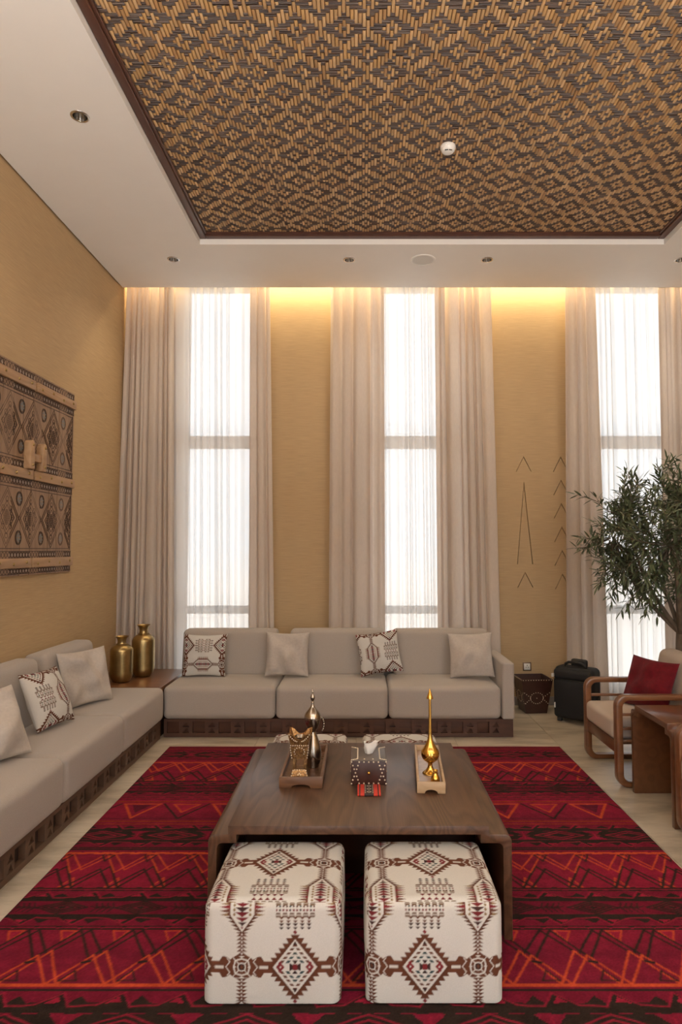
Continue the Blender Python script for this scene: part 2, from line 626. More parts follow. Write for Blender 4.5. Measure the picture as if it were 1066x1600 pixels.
M['redcloth'] = pbr('red_woven_band', (0.55, 0.045, 0.025), 0.8, noise=((300, 300, 300), 0.15, None))
M['blackcloth'] = pbr('black_woven_band', (0.03, 0.02, 0.02), 0.85)
M['whitecloth'] = pbr('cream_woven_band', (0.55, 0.47, 0.38), 0.8)
M['nylon'] = pbr('black_nylon', (0.016, 0.016, 0.018), 0.6, noise=((200, 200, 200), 0.25, None), bump=((600, 600, 600), 0.3, 0.001), spec=0.3)
M['rubber'] = pbr('black_rubber', (0.015, 0.015, 0.016), 0.5)
M['whiteplastic'] = pbr('white_plastic', (0.78, 0.77, 0.74), 0.4)
M['mesh_grille'] = pbr('speaker_grille_paint', (0.66, 0.65, 0.62), 0.6, bump=((900, 900, 900), 0.5, 0.001))
M['darkhole'] = pbr('dark_plastic', (0.02, 0.02, 0.022), 0.5)
M['bronzeplate'] = pbr('bronze_plate', (0.16, 0.10, 0.06), 0.35, 0.6)
M['bamboo'] = pbr('light_bamboo', (1, 1, 1), 0.42, attr=True, noise=((160, 14, 60), 0.18, None), spec=0.5)
M['reed'] = pbr('dark_reed', (1, 1, 1), 0.40, attr=True, noise=((14, 260, 60), 0.35, None), spec=0.55)
M['weaveback'] = pbr('dark_backing', (0.035, 0.018, 0.010), 0.8)  # near-black board behind the weave
M['leaf'] = pbr('olive_leaf', (0.075, 0.098, 0.045), 0.45, noise=((5, 5, 5), 1.0, (0.125, 0.15, 0.085)), spec=0.4)
M['bark'] = pbr('grey_bark', (0.14, 0.105, 0.075), 0.85, noise=((30, 30, 6), 0.35, None), bump=((60, 60, 12), 0.6, 0.01))
M['pot'] = pbr('terracotta_pot', (0.30, 0.16, 0.10), 0.7, noise=((12, 12, 12), 0.15, None))
M['soil'] = pbr('soil', (0.05, 0.035, 0.025), 0.95, bump=((60, 60, 60), 0.8, 0.02))
M['tan_rear'] = M['wallpaper']

# ------------------------------------------------------------------ setting: walls


def rect(x0, x1, y0, y1):
    return [(x0, y0), (x1, y0), (x1, y1), (x0, y1)]


WZ0, WZ1 = 0.16, 4.26
TOPZ = 4.36
tri_small = lambda cx, z: [(cx - 0.079, z - 0.157), (cx + 0.079, z - 0.157), (cx, z)]
tris = [tri_small(1.641, 2.483), [(1.562, 1.394), (1.720, 1.394), (1.641, 2.231)], tri_small(1.641, 1.317)]
tris += [tri_small(2.016, 2.481 - 0.2365 * k) for k in range(6)]
win_holes = [rect(c - HWIN[c], c + HWIN[c], WZ0, WZ1) for c in WINX]
wall_back = structure(plate('wall_back', rect(WL, WR, 0, TOPZ), win_holes + tris, lambda u, v, t: (u, WB + t, v), 0.0, M['wallpaper']))
# carved triangles: an inset face with a deep groove along the two slanted edges
for k, t in enumerate(tris):
    (x0, z0), (x1, z1), (xa, za) = t
    d, g = 0.03, 0.006
    sl = math.hypot((x1 - x0) / 2, za - z0)
    gx = g * sl / (za - z0)                     # groove width along the base
    gz = g * sl / ((x1 - x0) / 2)               # and down from the apex
    f = 0.004
    vs = [(x0, WB, z0), (x1, WB, z1), (xa, WB, za), (x0, WB + d, z0), (x1, WB + d, z1), (xa, WB + d, za),
          (x0 + gx, WB + f, z0), (x1 - gx, WB + f, z1), (xa, WB + f, za - gz), (x0 + gx, WB + d, z0), (x1 - gx, WB + d, z1), (xa, WB + d, za - gz), (x0 + gx, WB, z0), (x1 - gx, WB, z1)]
    fs = [(0, 3, 5, 2), (1, 2, 5, 4), (3, 9, 11, 5), (4, 5, 11, 10), (9, 6, 8, 11), (10, 11, 8, 7), (6, 7, 8), (12, 13, 7, 6), (0, 12, 9, 3), (13, 1, 4, 10)]
    obj('carved_triangle', mesh_np('carved_triangle', vs, fs, M['wallpaper']), wall_back)
# outer skin so that the wall has thickness and window reveals
for c in WINX:
    a, b = c - HWIN[c], c + HWIN[c]
    vs, fs = [], []
    for (xa, za), (xb, zb) in (((a, WZ0), (a, WZ1)), ((a, WZ1), (b, WZ1)), ((b, WZ1), (b, WZ0)), ((b, WZ0), (a, WZ0))):
        k = len(vs)
        vs += [(xa, WB, za), (xb, WB, zb), (xb, WB + 0.16, zb), (xa, WB + 0.16, za)]
        fs.append((k, k + 1, k + 2, k + 3))
    obj('window_reveal', mesh_np('window_reveal', vs, fs, M['plaster']), wall_back)
plate('outer_face', rect(WL - .2, WR + .2, -0.1, TOPZ + .1), win_holes, lambda u, v, t: (u, WB + 0.16, v), 0.0, M['plaster'], wall_back)

wl_ = structure(plate('wall_left', rect(WF, WB, 0, TOPZ), [], lambda u, v, t: (WL - t, u, v), 0.12, M['wallpaper']))
wr_ = structure(plate('wall_right', rect(WF, WB, 0, TOPZ), [], lambda u, v, t: (WR + t, u, v), 0.12, M['wallpaper']))
wf_ = structure(plate('wall_front', rect(WL, WR, 0, TOPZ), [rect(a, b, *REARZ) for a, b in REAR], lambda u, v, t: (u, WF - t, v), 0.12, M['wallpaper']))


def window(n, x0, x1, z0, z1, y, bars, mull=()):
    f = 0.045
    w = structure(thing('window_%d' % n, None, None, (0, 0, 0)))
    L = [(x0, x0 + f, y, y + .05, z0, z1), (x1 - f, x1, y, y + .05, z0, z1), (x0, x1, y, y + .05, z0, z0 + f), (x0, x1, y, y + .05, z1 - f, z1)]
    for zb, hb in bars:
        L.append((x0 + f, x1 - f, y + .004, y + .046, zb - hb, zb + hb))
    for xm in mull:
        L.append((xm - f / 2, xm + f / 2, y, y + .05, z0, z1))
    boxes('window_frame', L, M['alu'], w)
    zs = [z0 + f] + [q for zb, hb in sorted(bars) for q in (zb - hb, zb + hb)] + [z1 - f]
    xs = [x0 + f] + [q for xm in mull for q in (xm - f / 2, xm + f / 2)] + [x1 - f]
    for i in range(0, len(zs), 2):
        for j in range(0, len(xs), 2):
            box('pane', xs[j], xs[j + 1], y + .022, y + .028, zs[i], zs[i + 1], M['glass'], w)
    return w


for i, c in enumerate(WINX):
    window(i + 1, c - HWIN[c], c + HWIN[c], WZ0, WZ1, WB + 0.09, [(2.64, 0.065), (0.93, 0.04)])
for i, (a, b) in enumerate(REAR):
    window(i + 4, a, b, REARZ[0], REARZ[1], WF - 0.09, [(2.6, 0.03)], mull=[(a + b) / 2])

# skirting
for nm, b in (('baseboard_back', (WL, WR, WB - 0.014, WB, 0, 0.085)), ('baseboard_left', (WL, WL + .014, WF, WB - .014, 0, 0.085)), ('baseboard_right', (WR - .014, WR, WF, WB - .014, 0, 0.085))):
    structure(box(nm, *b, M['skirting'], bev=0.003))

# ------------------------------------------------------------------ setting: ceiling
def circle(cx, cy, r, n=24):
    return [(cx + r * math.cos(2 * PI * i / n), cy + r * math.sin(2 * PI * i / n)) for i in range(n)]


holes = [rect(RX0, RX1, RY0, RY1)] + [circle(x, y, 0.043) for x, y in DOWN]
ceiling = structure(plate('ceiling', rect(WL + 0.018, WR - 0.018, WF, SOFFIT), holes, lambda u, v, t: (u, v, CEIL + t), 0.14, M['plaster']))
structure(box('ceiling', WL - .1, WR + .1, WF - .1, WB + .17, TOPZ, TOPZ + .05, M['plaster'])).name = 'ceiling_deck'
box('cove_lip', WL + .02, WR - .02, SOFFIT - .02, SOFFIT, CEIL + .001, CEIL + .2, M['plaster'], ceiling)

# ------------------------------------------------------------------ setting: floor
floor = structure(box('floor', WL - .1, WR + .1, WF - .1, WB + .17, -0.06, -0.004, M['grout']))
TS = 0.80
tile_me = bm_mesh('tile', box_bm(bmesh.new(), -TS / 2 + .0015, TS / 2 - .0015, -TS / 2 + .0015, TS / 2 - .0015, -0.012, 0.0, 0.0012, 1), M['tile'])
nt_ = 0
ys = [5.225 - TS / 2 + TS * k for k in range(-10, 4)]
for iy, y in enumerate(ys):
    for ix in range(-4, 6):
        x = -1.24 + TS * ix
        if x - TS / 2 > WR or x + TS / 2 < WL - .02 or y - TS / 2 > WB + .02 or y + TS / 2 < WF:
            continue
        t = obj('tile', tile_me, floor, (x, y, 0))

# ------------------------------------------------------------------ woven bamboo ceiling panel
PZ = CEIL + 0.075
panel = thing('ceiling_panel', 'woven bamboo ceiling panel of tan and dark diamonds in a brown wood frame', 'ceiling panel', ((RX0 + RX1) / 2, (RY0 + RY1) / 2, PZ))
pinv = Matrix.Translation(-Vector(panel.location))
box('backing_board', RX0 - panel.location.x, RX1 - panel.location.x, RY0 - panel.location.y, RY1 - panel.location.y, 0.004, 0.02, M['weaveback'], panel)
fw, fh = 0.055, 0.03
ax, bx_, ay, by_ = RX0 - panel.location.x, RX1 - panel.location.x, RY0 - panel.location.y, RY1 - panel.location.y
for q, (a, b, c, d) in enumerate(((ax + .001, ax + fw, ay + .001, by_ - .001), (bx_ - fw, bx_ - .001, ay + .001, by_ - .001), (ax + fw, bx_ - fw, by_ - fw, by_ - .001), (ax + fw, bx_ - fw, ay + .001, ay + fw))):
    bm = bmesh.new()
    box_bm(bm, a, b, c, d, -fh, 0.004, .004, 1)
    # stepped inner bead
    if q == 0: box_bm(bm, b - .002, b + .018, c + fw, d - fw, -.016, .004, .004, 1)
    if q == 1: box_bm(bm, a - .018, a + .002, c + fw, d - fw, -.016, .004, .004, 1)
    if q == 2: box_bm(bm, a, b, c - .018, c + .002, -.016, .004, .004, 1)
    if q == 3: box_bm(bm, a, b, d - .002, d + .018, -.016, .004, .004, 1)
    obj('frame_strip', bm_mesh('frame_strip', bm, M['trimwood'], angle=30), panel)

cp, rp_ = 0.0201, 0.0215
WX0, WX1, WY0, WY1 = RX0 + fw, RX1 - fw, RY0 + fw, RY1 - fw
nc, nr = int((WX1 - WX0) / cp), int((WY1 - WY0) / rp_)
cell = np.zeros((12, 14), bool)


def put(i, j0, j1):
    for j in range(j0, j1 + 1):
        cell[i % 12, j % 14] = True


for (oi, oj) in ((0, 0), (6, 7)):
    put(oi, oj - 2, oj + 2)
    for s in (-1, 1):
        for i, (a, b) in ((1, (1, 3)), (2, (2, 4)), (3, (2, 5) if False else (3, 5)), (4, (3, 5)), (5, (4, 6))):
            put(oi + s * i, oj + a, oj + b)
            put(oi + s * i, oj - b, oj - a)
for (oi, oj) in ((6, 0), (0, 7)):
    put(oi, oj + 1, oj + 2)
    put(oi, oj - 2, oj - 1)
    for s in (-1, 1):
        put(oi + s, oj - 1, oj + 1)
        put(oi + 2 * s, oj, oj)
nprng = np.random.RandomState(3)
I, J = np.meshgrid(np.arange(nc), np.arange(nr), indexing='ij')
# the mat is joined from sheets, with a slip in the pattern here and there
slip = np.where(I > 118, 5, 0) + np.where(I < 34, 3, 0)
Lgt = cell[(I + np.where(J < 40, 2, 0)) % 12, (J + slip) % 14]
Lgt ^= (nprng.rand(nc, nr) < 0.012)

lightF, darkF = [], []
for i in range(nc):
    j = 0
    while j < nr:
        k = j
        v = Lgt[i, j]
        while k < nr and Lgt[i, k] == v:
            k += 1
        if v:
            for s0 in range(j, k, 6):
                lightF.append((i, s0, min(k, s0 + 6) - s0))
        j = k
for j in range(nr):
    i = 0
    while i < nc:
        k = i
        v = Lgt[i, j]
        while k < nc and Lgt[k, j] == v:
            k += 1
        if not v:
            for s0 in range(i, k, 9):
                darkF.append((j, s0, min(k, s0 + 9) - s0))
        i = k


def float_strip(length, width, lift, flip):
    """arched strip centred on the origin along y, bulging down"""
    st = ((-.5, .6), (-.36, 1), (.36, 1), (.5, .6))
    vs, fs = [], []
    for t, l in st:
        y = t * length
        z = -lift * l
        vs += [(-width / 2, y, 0.004), (-width / 2 * .86, y, z + .0004), (0, y, z - .0009), (width / 2 * .86, y, z + .0004), (width / 2, y, 0.004)]
    for a in range(3):
        for b in range(4):
            fs.append((a * 5 + b, a * 5 + b + 1, a * 5 + b + 6, a * 5 + b + 5))
    fs = [f[::-1] for f in fs]
    fs += [(0, 1, 2, 3), (0, 3, 4, 4)][:0]
    vs = np.array(vs)
    if flip:
        vs = vs[:, [1, 0, 2]]
        fs = [f[::-1] for f in fs]
    return vs, np.array(fs)


BAMB = np.array([[0.52, 0.33, 0.16], [0.45, 0.28, 0.135], [0.58, 0.38, 0.195], [0.39, 0.225, 0.10], [0.50, 0.305, 0.13]])
REED = np.array([[0.050, 0.023, 0.011], [0.038, 0.017, 0.008], [0.070, 0.036, 0.019], [0.028, 0.013, 0.007], [0.095, 0.062, 0.042]])

# the 300 nearest strips in view are pieces of their own
lc = np.array([(WX0 + (i + .5) * cp, WY0 + (s + n / 2) * rp_) for i, s, n in lightF])
vis = (lc[:, 1] > 2.93) & (np.abs(lc[:, 0] + 0.02 * lc[:, 1]) < 0.49 * lc[:, 1])
order = np.argsort(np.where(vis, lc[:, 1], 99) )
single = set(order[:300].tolist())
lens = {}
for q in single:
    i, s, n = lightF[q]
    ci = nprng.randint(5)
    key = (n, ci)
    if key not in lens:
        v, f = float_strip(n * rp_ - .0015, cp * .88, .0036, False)
        lens[key] = mesh_np('bamboo_strip', v, f, M['bamboo'], False, np.tile(BAMB[ci], (len(v), 1)))
    obj('bamboo_strip', lens[key], panel, (lc[q, 0] - panel.location.x, lc[q, 1] - panel.location.y, nprng.uniform(-.0006, .0006)), (0, 0, nprng.uniform(-.02, .02)))
VV, FF, CC, k = [], [], [], 0
for q, (i, s, n) in enumerate(lightF):
    if q in single: continue
    v, f = float_strip(n * rp_ - .0015, cp * .9 * nprng.uniform(.93, 1.03), .0036 * nprng.uniform(.8, 1.15), False)
    v = v + np.array([lc[q, 0] - panel.location.x + nprng.uniform(-.001, .001), lc[q, 1] - panel.location.y, 0])
    VV.append(v); FF.append(f + k); k += len(v)
    CC.append(np.tile(BAMB[nprng.randint(5)] * nprng.uniform(.85, 1.12), (len(v), 1)))
tag(obj('bamboo_weave', mesh_np('bamboo_weave', np.concatenate(VV), np.concatenate(FF), M['bamboo'], False, np.concatenate(CC)), panel), kind='stuff')
VV, FF, CC, k = [], [], [], 0
for (j, s, n) in darkF:
    x = WX0 + (s + n / 2) * cp - panel.location.x
    y = WY0 + (j + .5) * rp_ - panel.location.y
    nre = 3
    for r in range(nre):
        v, f = float_strip(n * cp + .004, rp_ / nre * .84, .0030 * nprng.uniform(.5, 1.3), True)
        v = v + np.array([x + nprng.uniform(-.002, .002), y + (r - 1) * rp_ / nre + nprng.uniform(-.0006, .0006), 0])
        VV.append(v); FF.append(f + k); k += len(v)
        CC.append(np.tile(REED[nprng.randint(5)] * nprng.uniform(.8, 1.2), (len(v), 1)))
tag(obj('reed_weave', mesh_np('reed_weave', np.concatenate(VV), np.concatenate(FF), M['reed'], False, np.concatenate(CC)), panel), kind='stuff')

# ------------------------------------------------------------------ ceiling fittings


def downlight(x, y, label):
    t = thing('downlight', label, 'downlight', (x, y, CEIL), group='recessed ceiling downlights')
    obj('trim_ring', lathe_mesh('trim_ring', [(.041, .004), (.041, -.003), (.052, -.003), (.055, 0.0), (.055, .0005)], M['chrome'], 28), t)
    obj('reflector', lathe_mesh('reflector', [(.041, .001), (.037, .03), (.030, .06), (.024, .07), (.0005, .07)], M['chrome'], 28), t)
    obj('baffle', lathe_mesh('baffle', [(.018, .069), (.018, .05), (.016, .048), (.016, .066), (.0005, .066)], M['darkhole'], 20), t)
    s = light('SPOT', 'downlight_lamp', (x, y, CEIL - .006), (0, 0, 0), DOWN_POWER, DOWN_COLOR, spot_size=math.radians(130), spot_blend=1.0, shadow_soft_size=0.03)
    s['kind'] = 'helper'
    return t


dl = ['chrome recessed downlight alone in the white ceiling border, upper left above the wall',
      'chrome downlight in the ceiling border above the left window curtains',
      'chrome downlight in the ceiling border left of the round ceiling speaker',
      'chrome downlight in the ceiling border just right of the round ceiling speaker',
      'chrome downlight in the ceiling border above the right window, at the frame edge',
      'chrome downlight in the left ceiling border behind the viewpoint',
      'chrome downlight in the right ceiling border beside the woven panel',
      'chrome downlight in the right ceiling border behind the viewpoint']
for (x, y), l in zip(DOWN, dl):
    downlight(x, y, l)

t = thing('ceiling_speaker', 'round white ceiling speaker with flat grille in the ceiling border', 'speaker', (0.544, 5.585, CEIL))
obj('rim', lathe_mesh('rim', [(.112, 0), (.110, -.006), (.100, -.009), (.094, -.007), (.094, -.002)], M['whiteplastic'], 48), t)
obj('grille', lathe_mesh('grille', [(.095, -.004), (.06, -.0065), (.0005, -.0075)], M['mesh_grille'], 48), t)
t = thing('smoke_detector', 'small round white smoke detector on the woven ceiling panel', 'smoke detector', (0.565, 4.08, PZ - .006))
obj('base', lathe_mesh('base', smooth_prof([(.048, .008), (.050, -.002), (.050, -.012), (.047, -.016)], 3), M['whiteplastic'], 36), t)
obj('sensor_dome', lathe_mesh('sensor_dome', smooth_prof([(.047, -.015), (.044, -.026), (.034, -.038), (.018, -.044), (.0005, -.045)], 4), M['whiteplastic'], 36), t)
for s in (-1, 1):
    bm = bmesh.new()
    box_bm(bm, -.011, .011, -.003, .003, -.003, .004, .001, 1)
    obj('vent_slot', bm_mesh('vent_slot', bm, M['darkhole']), t, (s * .013, -.030, -.0385), (math.radians(-35), 0, s * .25))

# added unseen floor lamps behind the viewpoint, put in to brighten the ceiling
for k, (x, y) in enumerate(FILL_UPLIGHTS):
    t = thing('added_uplight', 'added unseen brass uplighter behind the viewpoint to brighten the ceiling, ' + ('by the left wall', 'by the rear wall', 'by the right wall')[k], 'added fill lamp', (x, y, 0), group='added unseen uplighters')
    obj('base', lathe_mesh('base', [(.0005, 0), (.15, 0), (.15, .012), (.03, .025), (.0005, .03)], M['brass'], 32), t)
    obj('pole', lathe_mesh('pole', [(.012, .02), (.012, 1.78)], M['brass'], 16), t)
    obj('bowl_shade', lathe_mesh('bowl_shade', smooth_prof([(.012, 1.77), (.06, 1.79), (.13, 1.85), (.16, 1.92), (.155, 1.92), (.12, 1.86), (.0005, 1.81)], 4), M['brass'], 32), t)
    light('AREA', 'added_uplight_lamp', (x, y, 1.93), (PI, 0, 0), FILL_UPLIGHT_POWER, (1.0, 0.96, 0.93), shape='DISK', size=.26)

# ------------------------------------------------------------------ curtains


def curtain(name, label, tx0, tx1, bx0, bx1, y0, folds, amp, mat, group, seed, ztop=4.33, zbot=0.012, pinch=0.4):
    r = np.random.RandomState(seed)
    nu, nv = int(folds * 34) + 1, 44
    u = np.linspace(0, 1, nu)
    v = np.linspace(0, 1, nv)          # 0 top
    ph = r.uniform(0, 6.28, 4)
    warp = u + 0.034 * np.sin(2 * PI * u * 1.7 + ph[0]) + 0.016 * np.sin(2 * PI * u * 3.1 + ph[1])
    U, V = np.meshgrid(u, v, indexing='ij')
    Wp = warp[:, None] + 0.010 * V * np.sin(2 * PI * U * 2.3 + ph[2])
    k = 2 * PI * folds
    s = np.sin(k * Wp + ph[3])
    fold = np.sign(s) * np.abs(s) ** 0.75
    fold2 = 0.35 * np.sin(k * 0.5 * Wp + ph[1]) + 0.18 * np.sin(k * 2.0 * Wp + ph[0] + V)
    A = amp * (0.75 + 0.25 * np.sin(2 * PI * U * 1.3 + ph[2]) + 0.12 * V) * (1 + 0.3 * np.sin(2 * PI * U * folds * .37 + ph[3]))
    X = (tx0 + (tx1 - tx0) * U) * (1 - V) + (bx0 + (bx1 - bx0) * U) * V
    X = X + pinch * amp * np.cos(k * Wp + ph[3]) * 0.6
    Y = y0 + A * (fold + fold2)
    Z = ztop + (zbot - ztop) * V + 0.006 * fold * V
    P = np.stack([X, Y, Z], -1).reshape(-1, 3)
    idx = np.arange(nu * nv).reshape(nu, nv)
    q = np.stack([idx[:-1, :-1], idx[1:, :-1], idx[1:, 1:], idx[:-1, 1:]], -1).reshape(-1, 4)
    o = obj(name, mesh_np(name, P, q, mat, True))
    return tag(o, label, 'curtain', group)


px = lambda p, Y: (p - 565) * Y / 1010.0
YD, YS = 6.285, 6.385
cg, sg_ = 'linen drapes', 'sheer curtains'
curtain('drape', 'linen drape in the left corner, gathered in many folds behind the brass jars', px(191, YD), px(264, YD), px(178, YD), px(276, YD), YD, 9, .030, M['drape'], cg, 1)
curtain('drape', 'narrow linen drape at the right side of the leftmost window', px(388, YD), px(417, YD), px(392, YD), px(431, YD), YD, 2.5, .028, M['drape'], cg, 2)
curtain('drape', 'linen drape at the left side of the middle window', px(517, YD), px(602, YD), px(515, YD), px(603, YD), YD, 4, .032, M['drape'], cg, 3)
curtain('drape', 'linen drape at the right side of the middle window, flaring behind the sofa arm', px(682, YD), px(769, YD), px(684, YD), px(780, YD), YD, 6.5, .032, M['drape'], cg, 4)
curtain('drape', 'linen drape at the left side of the right window, behind the black suitcase', px(889, YD), px(940, YD), px(880, YD), px(950, YD), YD, 3.5, .032, M['drape'], cg, 5)
curtain('drape', 'linen drape at the right side of the right window, behind the olive tree', px(1038, YD), px(1100, YD), px(1034, YD), px(1104, YD), YD, 6, .028, M['drape'], cg, 6)
curtain('sheer_curtain', 'white sheer curtain over the leftmost window beside the corner drape', px(252, YS), px(400, YS), px(262, YS), px(408, YS), YS, 12, .024, M['sheer'], sg_, 11)
curtain('sheer_curtain', 'white sheer curtain over the middle window, above the sofa', px(590, YS), px(700, YS), px(590, YS), px(706, YS), YS, 10, .024, M['sheer'], sg_, 12)
curtain('sheer_curtain', 'white sheer curtain over the right window, behind the olive tree', px(918, YS), px(1066, YS), px(918, YS), px(1066, YS), YS, 12, .026, M['sheer'], sg_, 13)

# ------------------------------------------------------------------ carved wooden panel on the left wall
ART = thing('carved_panel', 'carved wooden door panel with battens and latch hung on the tan wall', 'wall art', (WL, 4.54, 1.365))
AW, AH = 0.65, 1.435            # half width, height; local x points into the room, y along the wall
npl = 10
for k in range(npl):
    a = -AW + 2 * AW * k / npl
    bm = box_bm(bmesh.new(), 0.004, 0.024 + .0015 * ((k * 7) % 3), a + .0012, a + 2 * AW / npl - .0012, 0, AH, .002, 1)
    obj('plank', bm_mesh('plank', bm, M['art_plank']), ART)
XF = 0.0275


def bars2d(segs, w, x0, x1):
    """thin raised lines: segments in (y,z)"""
    vs, fs = [], []
    for (a, b) in segs:
        a, b = np.array(a, float), np.array(b, float)
        d = b - a
        L_ = np.linalg.norm(d)
        if L_ < 1e-6: continue
        n = np.array([-d[1], d[0]]) / L_ * w / 2
        k = len(vs)
        for p in (a + n, a - n, b - n, b + n):
            vs.append((x1, p[0], p[1]))
        for p in (a + n, a - n, b - n, b + n):
            vs.append((x0, p[0], p[1]))
        fs += [(k, k + 3, k + 2, k + 1), (k, k + 1, k + 5, k + 4), (k + 1, k + 2, k + 6, k + 5), (k + 2, k + 3, k + 7, k + 6), (k + 3, k, k + 4, k + 7)]
    return vs, fs


def lines(name, segs, w, mat, parent, x0=.024, x1=XF, kind=None):
    v, f = bars2d(segs, w, x0, x1)
    o = obj(name, mesh_np(name, v, f, mat), parent)
    if kind: o['kind'] = kind
    return o


def ring_segs(cy, cz, ry, rz, n=20):
    p = [(cy + ry * math.cos(2 * PI * i / n), cz + rz * math.sin(2 * PI * i / n)) for i in range(n + 1)]
    return list(zip(p, p[1:]))


batz = [0.085, 0.70, 1.335]           # batten centres
bands = [(0.012, 0.052), (0.118, 0.165), (0.617, 0.664), (0.736, 0.785), (1.255, 1.302), (1.368, 1.42)]
for (z0, z1) in bands:                # lattice borders of crossing lines
    segs = [((-AW + .01, z0), (AW - .01, z0)), ((-AW + .01, z1), (AW - .01, z1))]
    n = 34
    st = (2 * AW - .02) / n
    for i in range(n):
        a = -AW + .01 + i * st
        segs += [((a, z0), (a + st, z1)), ((a, z1), (a + st, z0))]
    back = box('border_ground', .022, .0258, -AW + .008, AW - .008, z0, z1, M['art_dark'], ART)
    lines('carved_border', segs, .0042, M['art_line'], ART, kind='stuff')
    dv, df = [], []
    for i in range(n):
        cy, cz, hy, hz = -AW + .01 + (i + 1) * st, (z0 + z1) / 2, st * .33, (z1 - z0) * .34
        if i == n - 1: break
        kk = len(dv)
        dv += [(XF - .0006, cy - hy, cz), (XF - .0006, cy, cz - hz), (XF - .0006, cy + hy, cz), (XF - .0006, cy, cz + hz)]
        df.append((kk, kk + 1, kk + 2, kk + 3))
    tag(obj('border_inlay', mesh_np('border_inlay', dv, df, M['art_inlay']), ART), kind='stuff')
for (z0, z1) in ((0.175, 0.607), (0.795, 1.245)):
    lines('carved_frame', [((-AW + .03, z0 + .01), (AW - .03, z0 + .01)), ((-AW + .03, z1 - .01), (AW - .03, z1 - .01)), ((-AW + .03, z0), (-AW + .03, z1)), ((AW - .03, z0), (AW - .03, z1))], .005, M['art_line'], ART)
    zc, hz = (z0 + z1) / 2, (z1 - z0) / 2 - .015
    nd = 4
    hw = (AW - .04) / nd
    for i in range(nd + 1):
        yc = -AW + .04 + i * 2 * hw
        def cl(segs):
            out = []
            for a, b in segs:
                if abs((a[0] + b[0]) / 2) < AW - .03 and abs(a[0]) < AW - .01 and abs(b[0]) < AW - .01: out.append((a, b))
            return out
        def diam(sy, sz):
            P = [(yc - hw * sy, zc), (yc, zc + hz * sz), (yc + hw * sy, zc), (yc, zc - hz * sz)]
            return [(P[m], P[(m + 1) % 4]) for m in range(4)]
        segs = diam(1, 1) + diam(.86, .88)
        for sy in (.62, .46):
            segs += diam(sy, sy * .9)
        for m in range(-2, 3):
            segs += [((yc - .03 + m * .016, zc - .05), (yc + .03 + m * .016, zc + .05)), ((yc - .03 + m * .016, zc + .05), (yc + .03 + m * .016, zc - .05))]
        for (dy, dz) in ((.055, .0), (-.055, 0), (0, .12), (0, -.12), (.034, .06), (-.034, .06), (.034, -.06), (-.034, -.06)):
            segs += ring_segs(yc + dy * 1.35, zc + dz, .017, .018, 10)
        segs = cl(segs)
        lines('diamond_carving', segs, .0032, M['art_line'], ART)
    for i in range(nd):
        for s in (-1, 1):
            yc, zr = -AW + .04 + (2 * i + 1) * hw, zc + s * hz * .66
            ro = lines('rosette', ring_segs(yc, zr, .038, .048, 18) + ring_segs(yc, zr, .030, .040, 18)[::1], .005, M['art_line'], ART)
            pv, pf = [], []
            for m in range(8):
                a = 2 * PI * m / 8 + PI / 8
                kk = len(pv)
                ca, sa = math.cos(a), math.sin(a)
                for (rr, tt) in ((.006, 0), (.018, .3), (.029, 0), (.018, -.3)):
                    pv.append((XF + .0004, yc + rr * math.cos(a + tt), zr + rr * 1.3 * math.sin(a + tt)))
                pf.append((kk, kk + 1, kk + 2, kk + 3))
            obj('petal_inlay', mesh_np('petal_inlay', pv, pf, M['art_blue']), ro)
stud_me = lathe_mesh('batten_stud', [(.011, 0), (.0105, .004), (.007, .008), (.0005, .0095)], M['brass'], 12)
for z in batz:
    for s in (-1, 1):
        a, b = (0.014, AW - .012) if s > 0 else (-AW + .012, -0.014)
        bt = obj('batten', bm_mesh('batten', box_bm(bmesh.new(), .024, .050, a, b, z - .034, z + .034, .006, 2), M['art_batten'], angle=30), ART)
        for m in range(4):
            obj('batten_stud', stud_me, bt, (.0495, a + (b - a) * (.1 + .8 * m / 3), z + (.006 if m % 2 else -.006)), (0, PI / 2, 0))
for s, zz in ((-1, 0.835), (1, 0.835)):
    p = [(-.029, -.10), (.029, -.10), (.029, .075), (.019, .096), (0, .104), (-.019, .096), (-.029, .075)]
    lp = extrude_poly('latch_post', [(s * .085 + a, zz + b) for a, b in p], 'x', .024, .078, M['art_batten'], ART, .008)
    for dz in (-.07, .07):
        obj('batten_stud', stud_me, lp, (.0775, s * .085, zz + dz), (0, PI / 2, 0))
box('latch_bar', .040, .066, -.07, .07, .795, .850, M['art_batten'], ART, .005)

# ------------------------------------------------------------------ patterned cloth


def frac(a):
    return a - np.floor(a)


CREAM = np.array([0.555, 0.545, 0.52])
BROWN = np.array([0.105, 0.036, 0.018])
MARO = np.array([0.16, 0.018, 0.022])
DARK = np.array([0.035, 0.014, 0.012])
TEAL = np.array([0.03, 0.055, 0.06])
OCHRE = np.array([0.21, 0.13, 0.06])
FU, FV = 0.36, 0.46            # repeat of the cloth


def cloth_pattern(u, v):
    e = .0008
    return sum(cloth_point(u + du, v + dv) for du in (-e, e) for dv in (-e, e)) / 4


